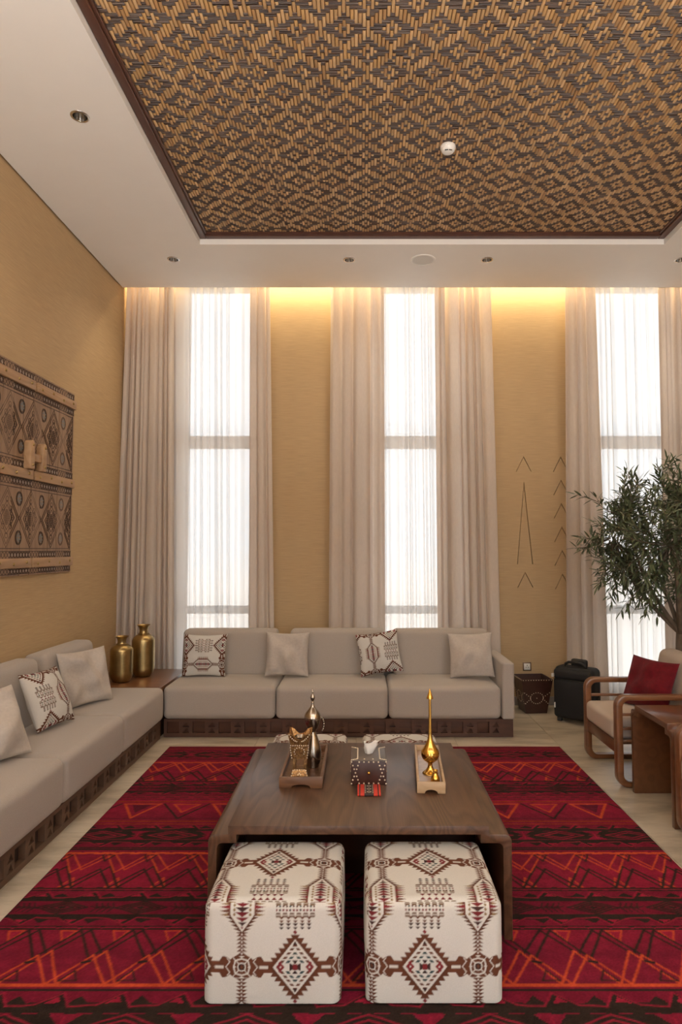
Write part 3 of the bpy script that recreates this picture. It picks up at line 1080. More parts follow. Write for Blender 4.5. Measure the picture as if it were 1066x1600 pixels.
def cloth_point(u, v, scale=1.0):
    u, v = u / scale, v / scale
    uu = (frac(u / FU + .5) - .5) * FU
    vv = (frac(v / FV + .5) - .5) * FV
    a, b = np.abs(uu), np.abs(vv)
    C = np.tile(CREAM, u.shape + (1,))
    def paint(mask, col):
        C[mask] = col
    c = FU / 2 - a                 # distance from the medallion column
    # --- big diamond with saw teeth
    HW, HH = .087, .106
    d = a / HW + b / HH
    tooth = frac(b / .0157)
    aedge = HW * (1 - b / HH)
    paint((b < HH) & (a >= aedge - .001) & (a < aedge + .021 * tooth), BROWN)
    paint((d < 1.0) & (d > .86), BROWN * .9)
    paint((d <= .86), CREAM)
    row = np.floor(b / .0135)
    sl = a + .35 * (b - row * .0135)
    for lo, hi, colr in ((.60, .74, BROWN), (.36, .50, TEAL)):
        m = (d > lo) & (d < hi) & (frac(b / .0135) < .62) & (b > .012)
        paint(m, colr)
    paint((d > .60) & (d < .74) & (a > .045), MARO)
    paint((np.abs(a - .052) + b * .9 < .017) & (np.abs(a - .060) + b * .9 > .015), MARO * 1.1)
    paint((a < .019) & (b < .003 + .55 * a), DARK * 1.2)
    paint((a < .008) & (b < .010), MARO)
    paint((b > .011) & (b < .022) & (a < (b - .009) * .75), DARK)
    paint((a < (HH * .72 - b) * .6) & (b > HH * .60) & (b < HH * .72) & False, DARK)
    paint((np.abs(b - .078) < .006) & (a < .008 - (b - .072) * .6), DARK)
    # tip
    paint((b > HH + .001) & (b < HH + .014) & (a < .0075 - np.abs(b - HH - .0075)), MARO)
    # --- horizontal band with notches
    h = np.interp(a, [.0, .104, .114, .124, .134, .141, .148, .158, .170, .18], [.019, .019, .034, .034, .030, .024, .030, .036, .036, .030])
    m = (b < h) & (a > HW * (1 - b / HH) + .001)
    paint(m & (d > 1), BROWN)
    paint(m & (d > 1) & (b > .011) & (frac(b / .006) < .25) & (a < .104), BROWN * 1.5)
    paint(m & (b < .0048) & (a > .090) & (a < .120), CREAM)
    # medallion
    star = np.maximum(c, b) * .72 + np.minimum(c, b) * .2
    paint((c < .034) & (np.abs(star - .0195) < .0018), CREAM)
    paint((c < .03) & (np.abs(c - b * .95) < .0020) & (b > .006), CREAM)
    paint((c < .03) & (b < .002) & (c > .02), CREAM)
    paint((star < .0085), DARK)
    paint((np.abs(star - .0095) < .0014), CREAM)
    paint((c * 1.6 + b < .009), BROWN)
    paint((np.abs(c - .040 - np.abs(b - .017) * .8) < .0019) & (b < .028), CREAM)
    # --- tree of stacked triangles
    bt = (b - .037) / .0125
    w = .0175 * (1 - frac(bt)) + .002
    m = (b > .037) & (b < .113) & (c < w)
    paint(m, BROWN)
    paint((b > .037) & (b < .113) & (c + np.abs(frac(bt) - .55) * .010 < .0035), CREAM)
    # --- lens with thorned rim
    q = np.clip((b - .108) / .062, 0, 1)
    rim = .046 * (q ** 1.0)
    tb = frac(b / .0125)
    long = np.where(b > .168, .030, .017)
    tl = long * (1 - np.abs(tb - .5) * 2) if False else long * tb
    m = (b > .108) & (c > rim - .004) & (c < rim + tl)
    paint(m & (b <= .17), BROWN * .8)
    spike = np.abs(tb - .5) * .0125
    m2 = (b > .165) & (c > rim - .005) & (c < rim + .032 - spike * 5.2)
    C[(b > .165) & (c > rim - .005) & (c < rim + .04)] = CREAM
    paint(m2, np.array([0.12, 0.045, 0.028]))
    paint(m2 & (np.floor(b / .0125) % 3 == 0), MARO)
    paint(m2 & (np.floor(b / .0125) % 3 == 1) & (c > rim + .004), OCHRE)
    # inner tree
    tt = (b - .115) / .0155
    wi = np.minimum(.024, (rim - .010)) * (1 - frac(tt) if False else frac(tt))
    m = (b > .120) & (c < wi)
    paint(m, MARO * .9)
    paint(m & (np.floor(tt) % 3 == 1), DARK * 1.4)
    # side motifs inside the lens
    m = (np.abs(c - .027) + np.abs(frac(tt) - .5) * .012 < .0052) & (b > .165)
    paint(m, OCHRE)
    # --- dot matrix
    col = np.floor(uu / .0232 + .5)
    fx = (frac(uu / .0232 + .5) - .5) * .0232
    inm = (np.abs(col) <= 2)
    bb = b - .112
    for k in range(4):
        z0 = .121 + k * .0108
        y = (b - z0) / .0108
        m = inm & (y > .08) & (y < .9) & (np.abs(fx) < .0098 * (y))
        paint(m, (DARK * 1.2) if k < 2 else BROWN)
    col6 = np.floor(uu / .0232)
    fx6 = (frac(uu / .0232) - .5) * .0232
    inm6 = (col6 >= -3) & (col6 <= 2)
    y = (b - .168)
    m = inm6 & (np.abs(y) < .0075) & (np.abs(fx6) < .0105 - np.abs(y) * .55) & (np.abs(y) > .0014)
    paint(m, np.array([0.11, 0.055, 0.03]))
    f3 = (frac(uu / .0116) - .5) * .0116
    for k in range(2):
        y = np.abs(b - (.184 + k * .0125))
        m = (a < .066) & (y + np.abs(f3) < .0047)
        paint(m, MARO if k == 0 else np.array([0.09, .03, .025]))
        paint(m & (np.floor(uu / .0116) % 3 == 1), TEAL if k else DARK)
    y = (b - .206)
    m = inm6 & (np.abs(y) < .0065) & (np.abs(fx6) < .0105 - np.abs(y) * .6) & (np.abs(y) > .0014)
    paint(m, np.array([0.13, 0.075, 0.04]))
    y = (b - .216) / .012
    paint(inm & (y > 0) & (y < 1) & (np.abs(fx) < .0098 * (1 - y)), MARO * .8)
    return C


def grid_quads(m, n, off=0):
    idx = np.arange(m * n).reshape(m, n) + off
    return np.stack([idx[:-1, :-1], idx[1:, :-1], idx[1:, 1:], idx[:-1, 1:]], -1).reshape(-1, 4)


OW, OD, OH, OR = 0.466, 0.465, 0.335, 0.032


def ottoman_mesh(shift):
    h = np.array([OW / 2, OD / 2, OH / 2])
    VV, QQ, CC, tot = [], [], [], 0
    faces = [('front', 150, 110), ('back', 60, 40), ('left', 130, 96), ('right', 130, 96), ('top', 150, 150), ('bottom', 4, 4)]
    for nm, n1, n2 in faces:
        s, t = np.meshgrid(np.linspace(-1, 1, n1), np.linspace(-1, 1, n2), indexing='ij')
        if nm == 'front': P = np.stack([s * h[0], -h[1] + 0 * s, t * h[2]], -1); fl = False
        if nm == 'back': P = np.stack([s * h[0], h[1] + 0 * s, t * h[2]], -1); fl = True
        if nm == 'left': P = np.stack([-h[0] + 0 * s, s * h[1], t * h[2]], -1); fl = True
        if nm == 'right': P = np.stack([h[0] + 0 * s, s * h[1], t * h[2]], -1); fl = False
        if nm == 'top': P = np.stack([s * h[0], t * h[1], h[2] + 0 * s], -1); fl = False
        if nm == 'bottom': P = np.stack([s * h[0], t * h[1], -h[2] + 0 * s], -1); fl = True
        z = P[..., 2] + h[2]
        if nm in ('front', 'back', 'left', 'right'):
            u = P[..., 0] if nm in ('front', 'back') else P[..., 1] + (h[0] + h[1] if nm == 'right' else -(h[0] + h[1])) * (1)
            cc = cloth_pattern(u - shift[0], z - 0.122)
        elif nm == 'top':
            cc = cloth_pattern(P[..., 0] - shift[1], (P[..., 1] + h[1]) + OH - 0.118 - .012)
        else:
            cc = np.tile(CREAM * .5, s.shape + (1,))
        q = grid_quads(n1, n2, tot)
        if fl: q = q[:, ::-1]
        VV.append(P.reshape(-1, 3)); QQ.append(q); CC.append(cc.reshape(-1, 3)); tot += n1 * n2
    V = np.concatenate(VV)
    lo = -(h - OR); lo[2] = -(h[2] - .006)
    c = np.clip(V, lo, h - OR)
    d = V - c
    L_ = np.linalg.norm(d, axis=1, keepdims=True)
    N_ = d / np.maximum(L_, 1e-9)
    out = np.where(L_ > OR * .999, c + N_ * OR, V)
    nrm = V / h
    out[:, 2] += np.where(V[:, 2] > 0, .010 * (1 - nrm[:, 0] ** 2) * (1 - nrm[:, 1] ** 2), 0)
    out[:, 0] += .006 * nrm[:, 0] * (1 - nrm[:, 2] ** 2) * (1 - nrm[:, 1] ** 2)
    out[:, 1] += .006 * nrm[:, 1] * (1 - nrm[:, 2] ** 2) * (1 - nrm[:, 0] ** 2)
    out[:, 2] += h[2]
    me = mesh_np('ottoman', out, np.concatenate(QQ), M['fabric'], True, np.concatenate(CC))
    return me


ott_a = ottoman_mesh((.078, -.02))
ott_b = ottoman_mesh((-.033, .01))
foot_me = lathe_mesh('foot', [(.0005, 0), (.02, 0), (.02, .012), (.0005, .012)], M['rubber'], 14)


def ottoman(me, x, y, label, rz=0.0, z=.0125):
    t = thing('ottoman', label, 'ottoman', (x, y, z), rz, group='patterned cube ottomans')
    obj('upholstery', me, t, (0, 0, .008))
    for sx in (-1, 1):
        for sy in (-1, 1):
            obj('foot', foot_me, t, (sx * .18, sy * .18, 0))


RUGZ = 0.012
ottoman(ott_a, -.302, 2.265 + OD / 2, 'front left cube ottoman in white cloth with brown tribal print, tucked under the table', z=RUGZ)
ottoman(ott_b, .247, 2.268 + OD / 2, 'front right cube ottoman in white cloth with brown tribal print, tucked under the table', z=RUGZ)
ottoman(ott_a, -.325, 4.03, 'rear left patterned ottoman, only its top peeking over the table behind the incense burner', z=RUGZ)
ottoman(ott_b, .24, 4.03, 'rear right patterned ottoman, only its top peeking over the table behind the tissue box', z=RUGZ)

# ------------------------------------------------------------------ rug
RED = np.array([0.155, 0.008, 0.025])
RED2 = np.array([0.235, 0.011, 0.031])
WINE = np.array([0.085, 0.008, 0.019])
BLK = np.array([0.022, 0.014, 0.011])
ORG = np.array([0.43, 0.058, 0.020])
RX = (-1.50, 1.548)
RYy = (1.35, 5.137)


def rug_colors(X, Y):
    C = np.tile(RED, X.shape + (1,))
    def paint(mask, col):
        C[mask] = col
    def seg(P, pts, w, xperiod, x0, col, jit=0.0):
        """periodic polyline pieces, pts list of ((x,y),(x,y)) in metres relative to the cell"""
        xr = X - x0
        for (a, b) in pts:
            lo, hi = min(a[1], b[1]) - w - .005, max(a[1], b[1]) + w + .005
            rows = (Y[0] > lo) & (Y[0] < hi)
            if not rows.any(): continue
            xs = xr[:, rows]
            ysub = Y[:, rows]
            mid = (a[0] + b[0]) / 2
            xs = xs - np.round((xs - mid) / xperiod) * xperiod
            dist = np.full(xs.shape, 9.0)
            dx, dy = b[0] - a[0], b[1] - a[1]
            for sft in (-1, 0, 1):
                px_, py_ = xs + sft * xperiod - a[0], ysub - a[1]
                tt = np.clip((px_ * dx + py_ * dy) / (dx * dx + dy * dy + 1e-12), 0, 1)
                dist = np.minimum(dist, np.hypot(px_ - tt * dx, py_ - tt * dy))
            al = np.clip((w / 2 - dist) / .006 + .5, 0, 1)[..., None]
            C[:, rows] = C[:, rows] * (1 - al) + np.asarray(col) * al
    def stripe(y0, y1, col):
        paint((Y >= min(y0, y1)) & (Y < max(y0, y1)), col)
    def tri(x0, P, pts, col):
        """filled periodic triangle"""
        mid = sum(p[0] for p in pts) / 3
        xs = X - x0
        xs = xs - np.round((xs - mid) / P) * P
        m = np.ones(X.shape, bool)
        (ax_, ay_), (bx2, by2), (cx2, cy2) = pts
        s = np.sign((bx2 - ax_) * (cy2 - ay_) - (by2 - ay_) * (cx2 - ax_))
        for (p, q) in ((pts[0], pts[1]), (pts[1], pts[2]), (pts[2], pts[0])):
            m &= s * ((q[0] - p[0]) * (Y - p[1]) - (q[1] - p[1]) * (xs - p[0])) > 0
        paint(m, col)
    def zig(y0, y1, P, x0, col, w, mir=1, filled=None):
        """leaning double-line zigzag standing on y0 with its peaks at y1 (y0>y1: hanging)"""
        H = y1 - y0
        sh = -.19 * P
        s = [((-.5 * P, y0), (0, y1)), ((0, y1), (.5 * P, y0)),
             ((-.5 * P + sh, y0), (sh, y0 + H * .86)), ((sh, y0 + H * .86), (.5 * P + sh, y0))]
        s = [((mir * a[0], a[1]), (mir * b[0], b[1])) for a, b in s]
        seg(P, s, w, P, x0, col)
    def trio(y0, y1, P, x0, col, w, fill=None):
        s = [((-.16 * P, y0), (0, y1)), ((0, y1), (.13 * P, y0)), ((.13 * P, y0), (-.16 * P, y0))]
        if fill is not None:
            tri(x0, P, [(-.16 * P, y0), (0, y1), (.13 * P, y0)], fill)
        seg(P, s, w, P, x0, col)
    def darkband(yc, half, P, x0, typ):
        """black band pair with red zigzag and a diamond lattice between"""
        stripe(yc - half, yc + half, RED * .9)
        Q = .21
        for sg in (-1, 1):
            y_in, y_out = yc + sg * half * .35, yc + sg * half * .88
            ym = y_in + (y_out - y_in) * .5
            stripe(y_in, ym, BLK)
            # black peaks with thin red outlines standing on the black stripe
            tri(x0, Q, [(-.36 * Q, ym), (-.05 * Q, y_out), (.10 * Q, ym)], BLK)
            tri(x0, Q, [(-.24 * Q, ym), (-.08 * Q, ym + (y_out - ym) * .6), (.02 * Q, ym)], RED2)
            tri(x0, Q, [(.16 * Q, ym), (.30 * Q, ym + (y_out - ym) * .7), (.46 * Q, ym)], BLK)
            seg(Q, [((-.42 * Q, ym - (ym - y_in) * .2), (-.05 * Q, y_out)), ((-.05 * Q, y_out), (.14 * Q, ym - (ym - y_in) * .35)), ((.14 * Q, ym - (ym - y_in) * .35), (.58 * Q, ym - (ym - y_in) * .2))], .0065, Q, x0 + .008, RED2)
            stripe(yc + sg * half * .92, yc + sg * half * .98, BLK)
        hh = half * .33
        if typ == 'A':
            stripe(yc - hh, yc + hh, RED * .8)
            for f in (1, .72, .45):
                seg(P, [((-.32 * P * f, yc), (0, yc + hh * f)), ((0, yc + hh * f), (.32 * P * f, yc)), ((.32 * P * f, yc), (0, yc - hh * f)), ((0, yc - hh * f), (-.32 * P * f, yc))], .009, P, x0, BLK)
            tri(x0, P, [(-.07 * P, yc), (0, yc + hh * .25), (.07 * P, yc)], BLK)
            tri(x0, P, [(-.07 * P, yc), (0, yc - hh * .25), (.07 * P, yc)], BLK)
            for m in range(4):
                xx = .40 * P + m * .07 * P
                seg(P, [((xx, yc - hh * .7), (xx + .05 * P, yc)), ((xx + .05 * P, yc), (xx, yc + hh * .7)), ((xx - .04 * P, yc + hh * .2), (xx + .09 * P, yc - hh * .15))], .006, P, x0, BLK)
        else:
            stripe(yc - hh, yc + hh, BLK)
            for f in (1, .6):
                seg(P, [((-.34 * P * f, yc), (0, yc + hh * f)), ((0, yc + hh * f), (.34 * P * f, yc)), ((.34 * P * f, yc), (0, yc - hh * f)), ((0, yc - hh * f), (-.34 * P * f, yc))], .007, P, x0, RED2)
            tri(x0, P, [(.36 * P, yc + hh), (.5 * P, yc), (.64 * P, yc + hh)], RED)
            tri(x0, P, [(.36 * P, yc - hh), (.5 * P, yc), (.64 * P, yc - hh)], RED)
            seg(P, [((.43 * P, yc), (.57 * P, yc)), ((.5 * P, yc - hh * .8), (.5 * P, yc + hh * .8))], .006, P, x0, RED2)
    P = .21
    # soft abrash: broad streaks of wine and lighter red
    rs = np.random.RandomState(5)
    yy = Y[0]
    tone = np.zeros_like(yy)
    for f, a_ in ((3, .5), (7, .5), (17, .4), (41, .25)):
        tone += a_ * np.sin(f * yy * 2.1 + rs.uniform(0, 6))
    tone2 = np.sin(X * 3.1 + 1.3 * np.sin(Y * 4)) * .5 + np.sin(X * 7 + Y * 5) * .3
    w_ = np.clip(.5 + .3 * tone[None, :] + .25 * tone2, 0, 1)[..., None]
    C[:] = WINE * .45 * (1 - w_) + RED * (1 - w_) * .55 + RED2 * w_ * .72 + RED * w_ * .28
    base = C.copy()
    # ---- section around the lattice at 2.865
    Ac, Bs = 2.865, (2.165, 3.565)
    darkband(Ac, .145, .34, .05, 'A')
    darkband(2.165, .19, .40, .0, 'B')
    darkband(3.565, .15, .38, .1, 'B')
    darkband(1.46, .145, .34, .05, 'A')
    # near zigzags: dark hanging from 2.71, orange standing on 2.367
    stripe(2.703, 2.712, BLK)
    trio(2.695, 2.625, P, .06, ORG, .006, RED2)
    zig(2.70, 2.52, P, .0, BLK, .0105, mir=-1)
    zig(2.375, 2.565, P, .05, ORG * 1.05, .0082)
    trio(2.395, 2.45, P, -.02, BLK, .007)
    stripe(2.362, 2.378, ORG)
    seg(P, [((-.012, 2.497), (.012, 2.503))], .016, P, .0, BLK)
    # far side of it: dark standing on 3.02, orange hanging from 3.36
    stripe(3.015, 3.028, BLK)
    trio(3.035, 3.115, P, .1, ORG, .007, RED2)
    zig(3.03, 3.225, P, .02, BLK, .0115)
    zig(3.355, 3.165, P, .06, ORG * 1.05, .0075, mir=-1)
    trio(3.34, 3.275, P, -.03, BLK, .008)
    stripe(3.352, 3.370, ORG)
    stripe(3.395, 3.41, BLK)
    # wide plain band with large outlined triangles
    stripe(3.735, 3.75, ORG * .45); stripe(3.70, 3.712, ORG * .5); stripe(3.775, 3.785, WINE)
    P2 = .53
    seg(P2, [((-.107, 3.99), (.107, 3.99)), ((.107, 3.99), (-.005, 3.79)), ((-.005, 3.79), (-.107, 3.99))], .015, P2, -1.34, ORG * .95)
    tri(-1.34, P2, [(-.06, 3.975), (.06, 3.975), (-.004, 3.86)], WINE)
    seg(P2, [((.13, 3.99), (.265, 3.78)), ((.265, 3.78), (.40, 3.99))], .013, P2, -1.34, BLK)
    tri(-1.34, P2, [(.19, 3.985), (.345, 3.985), (.265, 3.87)], RED2)
    seg(P2, [((.19, 3.985), (.345, 3.985)), ((.345, 3.985), (.265, 3.87)), ((.265, 3.87), (.19, 3.985))], .012, P2, -1.34, ORG * .85)
    stripe(4.02, 4.032, ORG * .5); stripe(4.06, 4.075, WINE); stripe(4.09, 4.10, BLK)
    darkband(4.245, .125, .36, .2, 'A')
    stripe(4.372, 4.384, BLK)
    trio(4.39, 4.47, P, .03, ORG, .010, RED2)
    zig(4.39, 4.57, P, .1, BLK, .013)
    zig(4.735, 4.545, P, .0, ORG, .011, mir=-1)
    stripe(4.735, 4.757, ORG * .9)
    stripe(4.80, 4.815, WINE)
    darkband(4.925, .10, .40, .1, 'B')
    stripe(5.05, 5.065, ORG * .35); stripe(5.09, 5.10, BLK)
    # keep the streaks on plain ground
    plain = np.all(np.abs(C - RED) < 1e-6, axis=-1)
    C[plain] = base[plain]
    # worn, slightly uneven print
    g = rs.uniform(.86, 1.14, X.shape)[..., None]
    return C * g


gx = np.linspace(RX[0], RX[1], 520)
gy = np.linspace(RYy[0], RYy[1], 680)
Xr, Yr = np.meshgrid(gx, gy, indexing='ij')
wob = .0008 * np.sin(Yr * 190 + 7 * np.sin(Xr * 13)) + .0005 * np.sin(Yr * 310)
cr_ = rug_colors(-np.abs(Xr - .024) + wob, Yr + .0012 * np.sin(Xr * 70))
edge = np.minimum.reduce([Xr - RX[0], RX[1] - Xr, Yr - RYy[0], RYy[1] - Yr])
Zr = np.where(edge < 1e-6, 0.0005, RUGZ - .0045 * np.exp(-edge / .008))
Vr = np.stack([Xr, Yr, Zr], -1).reshape(-1, 3)
rug = obj('rug', mesh_np('rug', Vr, grid_quads(520, 680), M['rug'], True, cr_.reshape(-1, 3)))
tag(rug, 'large crimson rug with black and orange zigzag bands under the coffee table', 'rug')

# ------------------------------------------------------------------ sofas
sofa = thing('sofa', 'long grey beige three-seat sofa under the windows with one arm and carved plinth', 'sofa', (-.19, 5.75, 0))
inv = Matrix.Translation(-sofa.location)


def shift_children(root):
    """children were built in world coordinates: make them local"""
    root_inv = Matrix.LocRotScale(root.location, root.rotation_euler, None).inverted()
    for ch in root.children:
        ch.matrix_local = root_inv @ Matrix.LocRotScale(ch.location, ch.rotation_euler, ch.scale)


def plinth_holes(a, b, z0, pitch, first):
    hs = []
    n = int((b - a) / pitch)
    for k in range(n + 1):
        s0 = first + k * pitch
        if s0 + .105 < b - .02:
            hs.append(rect(s0, s0 + .10, z0 + .032, z0 + .124))
        c = s0 + .155
        if c + .03 < b - .02:
            hs.append([(c - .028, z0 + .034), (c + .028, z0 + .034), (c + .006, z0 + .074)])
            hs.append([(c - .028, z0 + .082), (c + .028, z0 + .082), (c + .006, z0 + .122)])
    return hs


PZ1 = 0.150
plate('carved_plinth_front', rect(-1.625, 1.248, 0.004, PZ1), plinth_holes(-1.62, 1.248, 0.004, .2125, -1.60), lambda u, v, t: (u, 5.405 + t, v), .022, M['plinth'], sofa)
box('plinth', -1.625, 1.248, 5.4275, 6.06, 0.004, PZ1, M['plinth'], sofa, .003)
for k, (a, b) in enumerate(((-1.632, -.709), (-.705, .219), (.223, 1.150))):
    soft_box('seat_cushion', a, b, 5.372, 5.98, PZ1 + .002, .418, .045, M['sofa'], sofa, (0, .006, .012))
for k, (a, b) in enumerate(((-1.62, -.762), (-.648, .206), (.289, 1.150))):
    def lean(V, z0=.40):
        V = V.copy()
        V[:, 1] += (V[:, 2] - z0) * .13
        return V
    soft_box('back_cushion', a, b, 5.86, 6.02, .40, .815, .04, M['sofa'], sofa, (0, .012, 0.004), shear=lean)
soft_box('armrest', 1.154, 1.256, 5.372, 6.06, PZ1 + .002, .612, .018, M['sofa'], sofa)
box('back_frame', -1.60, 1.16, 6.03, 6.09, .16, .66, M['sofa'], sofa, .01)
shift_children(sofa)

lsofa = thing('sofa', 'long grey beige sofa along the tan left wall, with carved openwork plinth', 'sofa', (-2.0, 3.5, 0))
LX = -1.64
LE, LS = 5.36, 1.0
plate('carved_plinth_front', rect(LS, LE, 0.004, PZ1), plinth_holes(LS, LE, 0.004, .192, LS + .03), lambda u, v, t: (LX - t, u, v), .035, M['plinth_y'], lsofa)
box('plinth', WL + .02, LX - .0355, LS, LE, .004, PZ1, M['recess_shade'], lsofa, .003)
e0 = 5.365
for k in range(5):
    b = e0 - .885 * k
    a = b - .881
    soft_box('seat_cushion', WL + .16, LX + .028, a, b, PZ1 + .002, .418, .045, M['sofa'], lsofa, (.006, 0, .012))
for k in range(5):
    b = e0 - .095 - .885 * k
    a = b - .80
    def lean2(V, z0=.40):
        V = V.copy()
        V[:, 0] -= (V[:, 2] - z0) * .13
        return V
    soft_box('back_cushion', WL + .085, WL + .245, a, b, .40, .82, .04, M['sofa'], lsofa, (.012, 0, .004), shear=lean2)
box('back_frame', WL + .02, WL + .08, LS + .02, LE - .05, .16, .62, M['sofa'], lsofa, .01)
shift_children(lsofa)

ct = thing('corner_table', 'brown wood corner table between the two sofas holding brass jars', 'side table', (-2.0, 5.75, 0))
box('table_top', WL + .02, -1.645, 5.372, 6.19, .375, .412, M['walnut'], ct, .004)
box('table_body', WL + .03, -1.66, 5.40, 6.15, 0.0, .375, M['plinth'], ct, .003)
shift_children(ct)

# jars
for (x, y, h, r, lb) in ((-2.06, 5.61, .385, .096, 'shorter aged brass jar with flared neck on the corner table, in front'), (-1.957, 5.86, .452, .099, 'taller aged brass jar with flared neck on the corner table, behind the shorter one')):
    t = thing('brass_jar', lb, 'jar', (x, y, .4125), group='brass jars on the corner table')
    prof = smooth_prof([(.0005, 0), (r * .62, 0), (r * .80, .012), (r * .985, .055), (r, .10), (r, h * .45), (r, h * .66), (r * .93, h * .735), (r * .72, h * .79), (r * .46, h * .825), (r * .38, h * .85), (r * .37, h * .90), (r * .42, h * .95)], 6)
    obj('body', lathe_mesh('body', prof, M['brass'], 56), t)
    obj('flared_rim', lathe_mesh('flared_rim', smooth_prof([(r * .42, h * .948), (r * .50, h * .975), (r * .60, h), (r * .57, h * .997), (r * .45, h * .965), (r * .36, h * .93), (r * .33, h * .86)], 4), M['brass'], 56), t)
    obj('neck_ring', lathe_mesh('neck_ring', [(r * .44, h * .822), (r * .50, h * .826), (r * .50, h * .836), (r * .41, h * .84)], M['brass'], 48), t)

# ------------------------------------------------------------------ pillows


def pillow_mesh(name, w, h, th, mat, seed, n=70, pat=None, wrinkle=.006):
    r = np.random.RandomState(seed)
    s, t = np.meshgrid(np.linspace(-1, 1, n), np.linspace(-1, 1, n), indexing='ij')
    x = s * w / 2 * (1 - .075 * (1 - t ** 2) ** 1)
    z = t * h / 2 * (1 - .075 * (1 - s ** 2) ** 1)
    prof = np.clip((1 - s ** 2), 0, 1) ** .46 * np.clip((1 - t ** 2), 0, 1) ** .46
    wr = np.zeros_like(s)
    for k in range(9):
        a = r.uniform(0, PI)
        f = r.uniform(3, 10)
        wr += np.sin(f * (s * np.cos(a) + t * np.sin(a)) + r.uniform(0, 6) + 1.5 * np.sin(2 * s * np.sin(a) - 2 * t * np.cos(a))) / f
    rr = np.maximum(np.abs(s), np.abs(t))
    y = th / 2 * prof + wrinkle * wr * 3 * np.clip(1 - rr ** 6, 0, 1) * np.clip(prof * 2, 0, 1)
    F = np.stack([x, -y, z], -1).reshape(-1, 3)
    B = np.stack([x, y, z], -1).reshape(-1, 3)
    q = grid_quads(n, n)
    q2 = grid_quads(n, n, n * n)[:, ::-1]
    V = np.concatenate([F, B])
    cols = None
    if pat:
        c = pat(s * w / 2, t * h / 2).reshape(-1, 3)
        cols = np.concatenate([c, c])
    V2, Q = V, np.concatenate([q, q2])
    me = mesh_np(name, V2, Q, mat, True, cols)
    return me


def pillow(name, label, cat, loc, rot, me, group):
    o = obj(name, me, None, loc)
    o.rotation_mode = 'QUATERNION'
    # rot = (heading about z, lean back, roll in its own plane)
    hd, ln, rl = (math.radians(a) for a in rot)
    m = Matrix.Rotation(hd, 3, 'Z') @ Matrix.Rotation(ln, 3, 'X') @ Matrix.Rotation(rl, 3, 'Y')
    o.rotation_quaternion = m.to_quaternion()
    return tag(o, label, cat, group)


pg = 'throw pillows on the sofas'
P_a = lambda u, v: cloth_pattern((v - .085) / .95, u / .74 + .23)
P_b = lambda u, v: cloth_pattern((u - .115) / .95, v / .76 + .23)
P_c = lambda u, v: cloth_pattern((u + .08) / .90, v / .76 + .23)
pillow('pillow', 'square white pillow with brown tribal print at the left end of the window sofa', 'pillow', (-1.385, 5.77, .610), (0, -13, 0), pillow_mesh('pillow', .385, .37, .12, M['fabric'], 1, 190, P_a, .003), pg)
pillow('pillow', 'plain light grey pillow between the first and second seats of the window sofa', 'pillow', (-.653, 5.75, .622), (3, -14, 1), pillow_mesh('pillow', .385, .385, .13, M['cushion'], 2, wrinkle=.010), pg)
pillow('pillow', 'white tribal print pillow tilted against the middle back cushion of the window sofa', 'pillow', (.155, 5.75, .634), (-4, -14, -9), pillow_mesh('pillow', .375, .37, .12, M['fabric'], 3, 190, P_b, .003), pg)
pillow('pillow', 'plain light grey pillow beside the arm of the window sofa', 'pillow', (.952, 5.68, .626), (-8, -16, -3), pillow_mesh('pillow', .385, .385, .14, M['cushion'], 4, wrinkle=.010), pg)
pillow('pillow', 'plain grey pillow at the far end of the left sofa by the brass jars', 'pillow', (-2.0, 4.74, .622), (60, -15, -1), pillow_mesh('pillow', .40, .40, .14, M['cushion'], 5, wrinkle=.014), pg)
pillow('pillow', 'white tribal print pillow leaning on the left wall sofa', 'pillow', (-1.975, 4.12, .612), (77, -24, 0), pillow_mesh('pillow', .335, .37, .15, M['fabric'], 6, 190, P_c, .004), pg)
pillow('pillow', 'plain grey pillow on the left wall sofa, cut by the picture edge', 'pillow', (-1.95, 3.46, .612), (72, -24, 0), pillow_mesh('pillow', .40, .39, .14, M['cushion'], 7, wrinkle=.012), pg)

# ------------------------------------------------------------------ coffee table
tbl = thing('coffee_table', 'low square dark oak coffee table with stepped waterfall sides on the rug', 'table', (0, 3.18, 0))
X0, X1 = -.608, .596
T0, T1 = -.531, .507        # flat top
zt, zs, th = .450, .417, .034


def arc(cx, cz, r, a0, a1, n=6):
    return [(cx + r * math.cos(math.radians(a0 + (a1 - a0) * i / n)), cz + r * math.sin(math.radians(a0 + (a1 - a0) * i / n))) for i in range(n + 1)]


def waterfall(a0, a1, t0, t1, ztop, zsh, th, zb, ri=.02, ro=.028):
    outer = [(a0, zb)] + arc(a0 + ro, zsh - ro, ro, 180, 90) + [(t0, zsh), (t0, ztop), (t1, ztop), (t1, zsh)] + arc(a1 - ro, zsh - ro, ro, 90, 0) + [(a1, zb)]
    zi = zsh - th
    inner = [(a1 - th, zb)] + arc(a1 - th - ri, zi - ri, ri, 0, 90) + [(t1 - th, zi), (t1 - th, ztop - th), (t0 + th, ztop - th), (t0 + th, zi)] + arc(a0 + th + ri, zi - ri, ri, 90, 180) + [(a0 + th, zb)]
    return outer + inner


extrude_poly('waterfall_top', waterfall(X0, X1, T0, T1, zt, zs, th, RUGZ), 'y', 2.632, 3.735, M['oak'], tbl, .0025)
box('support_panel', -.55, .54, 3.155, 3.185, RUGZ, zt - th - .001, M['plinth'], tbl, .002)
shift_children(tbl)

# ------------------------------------------------------------------ things on the table
TZ = zt + .0004


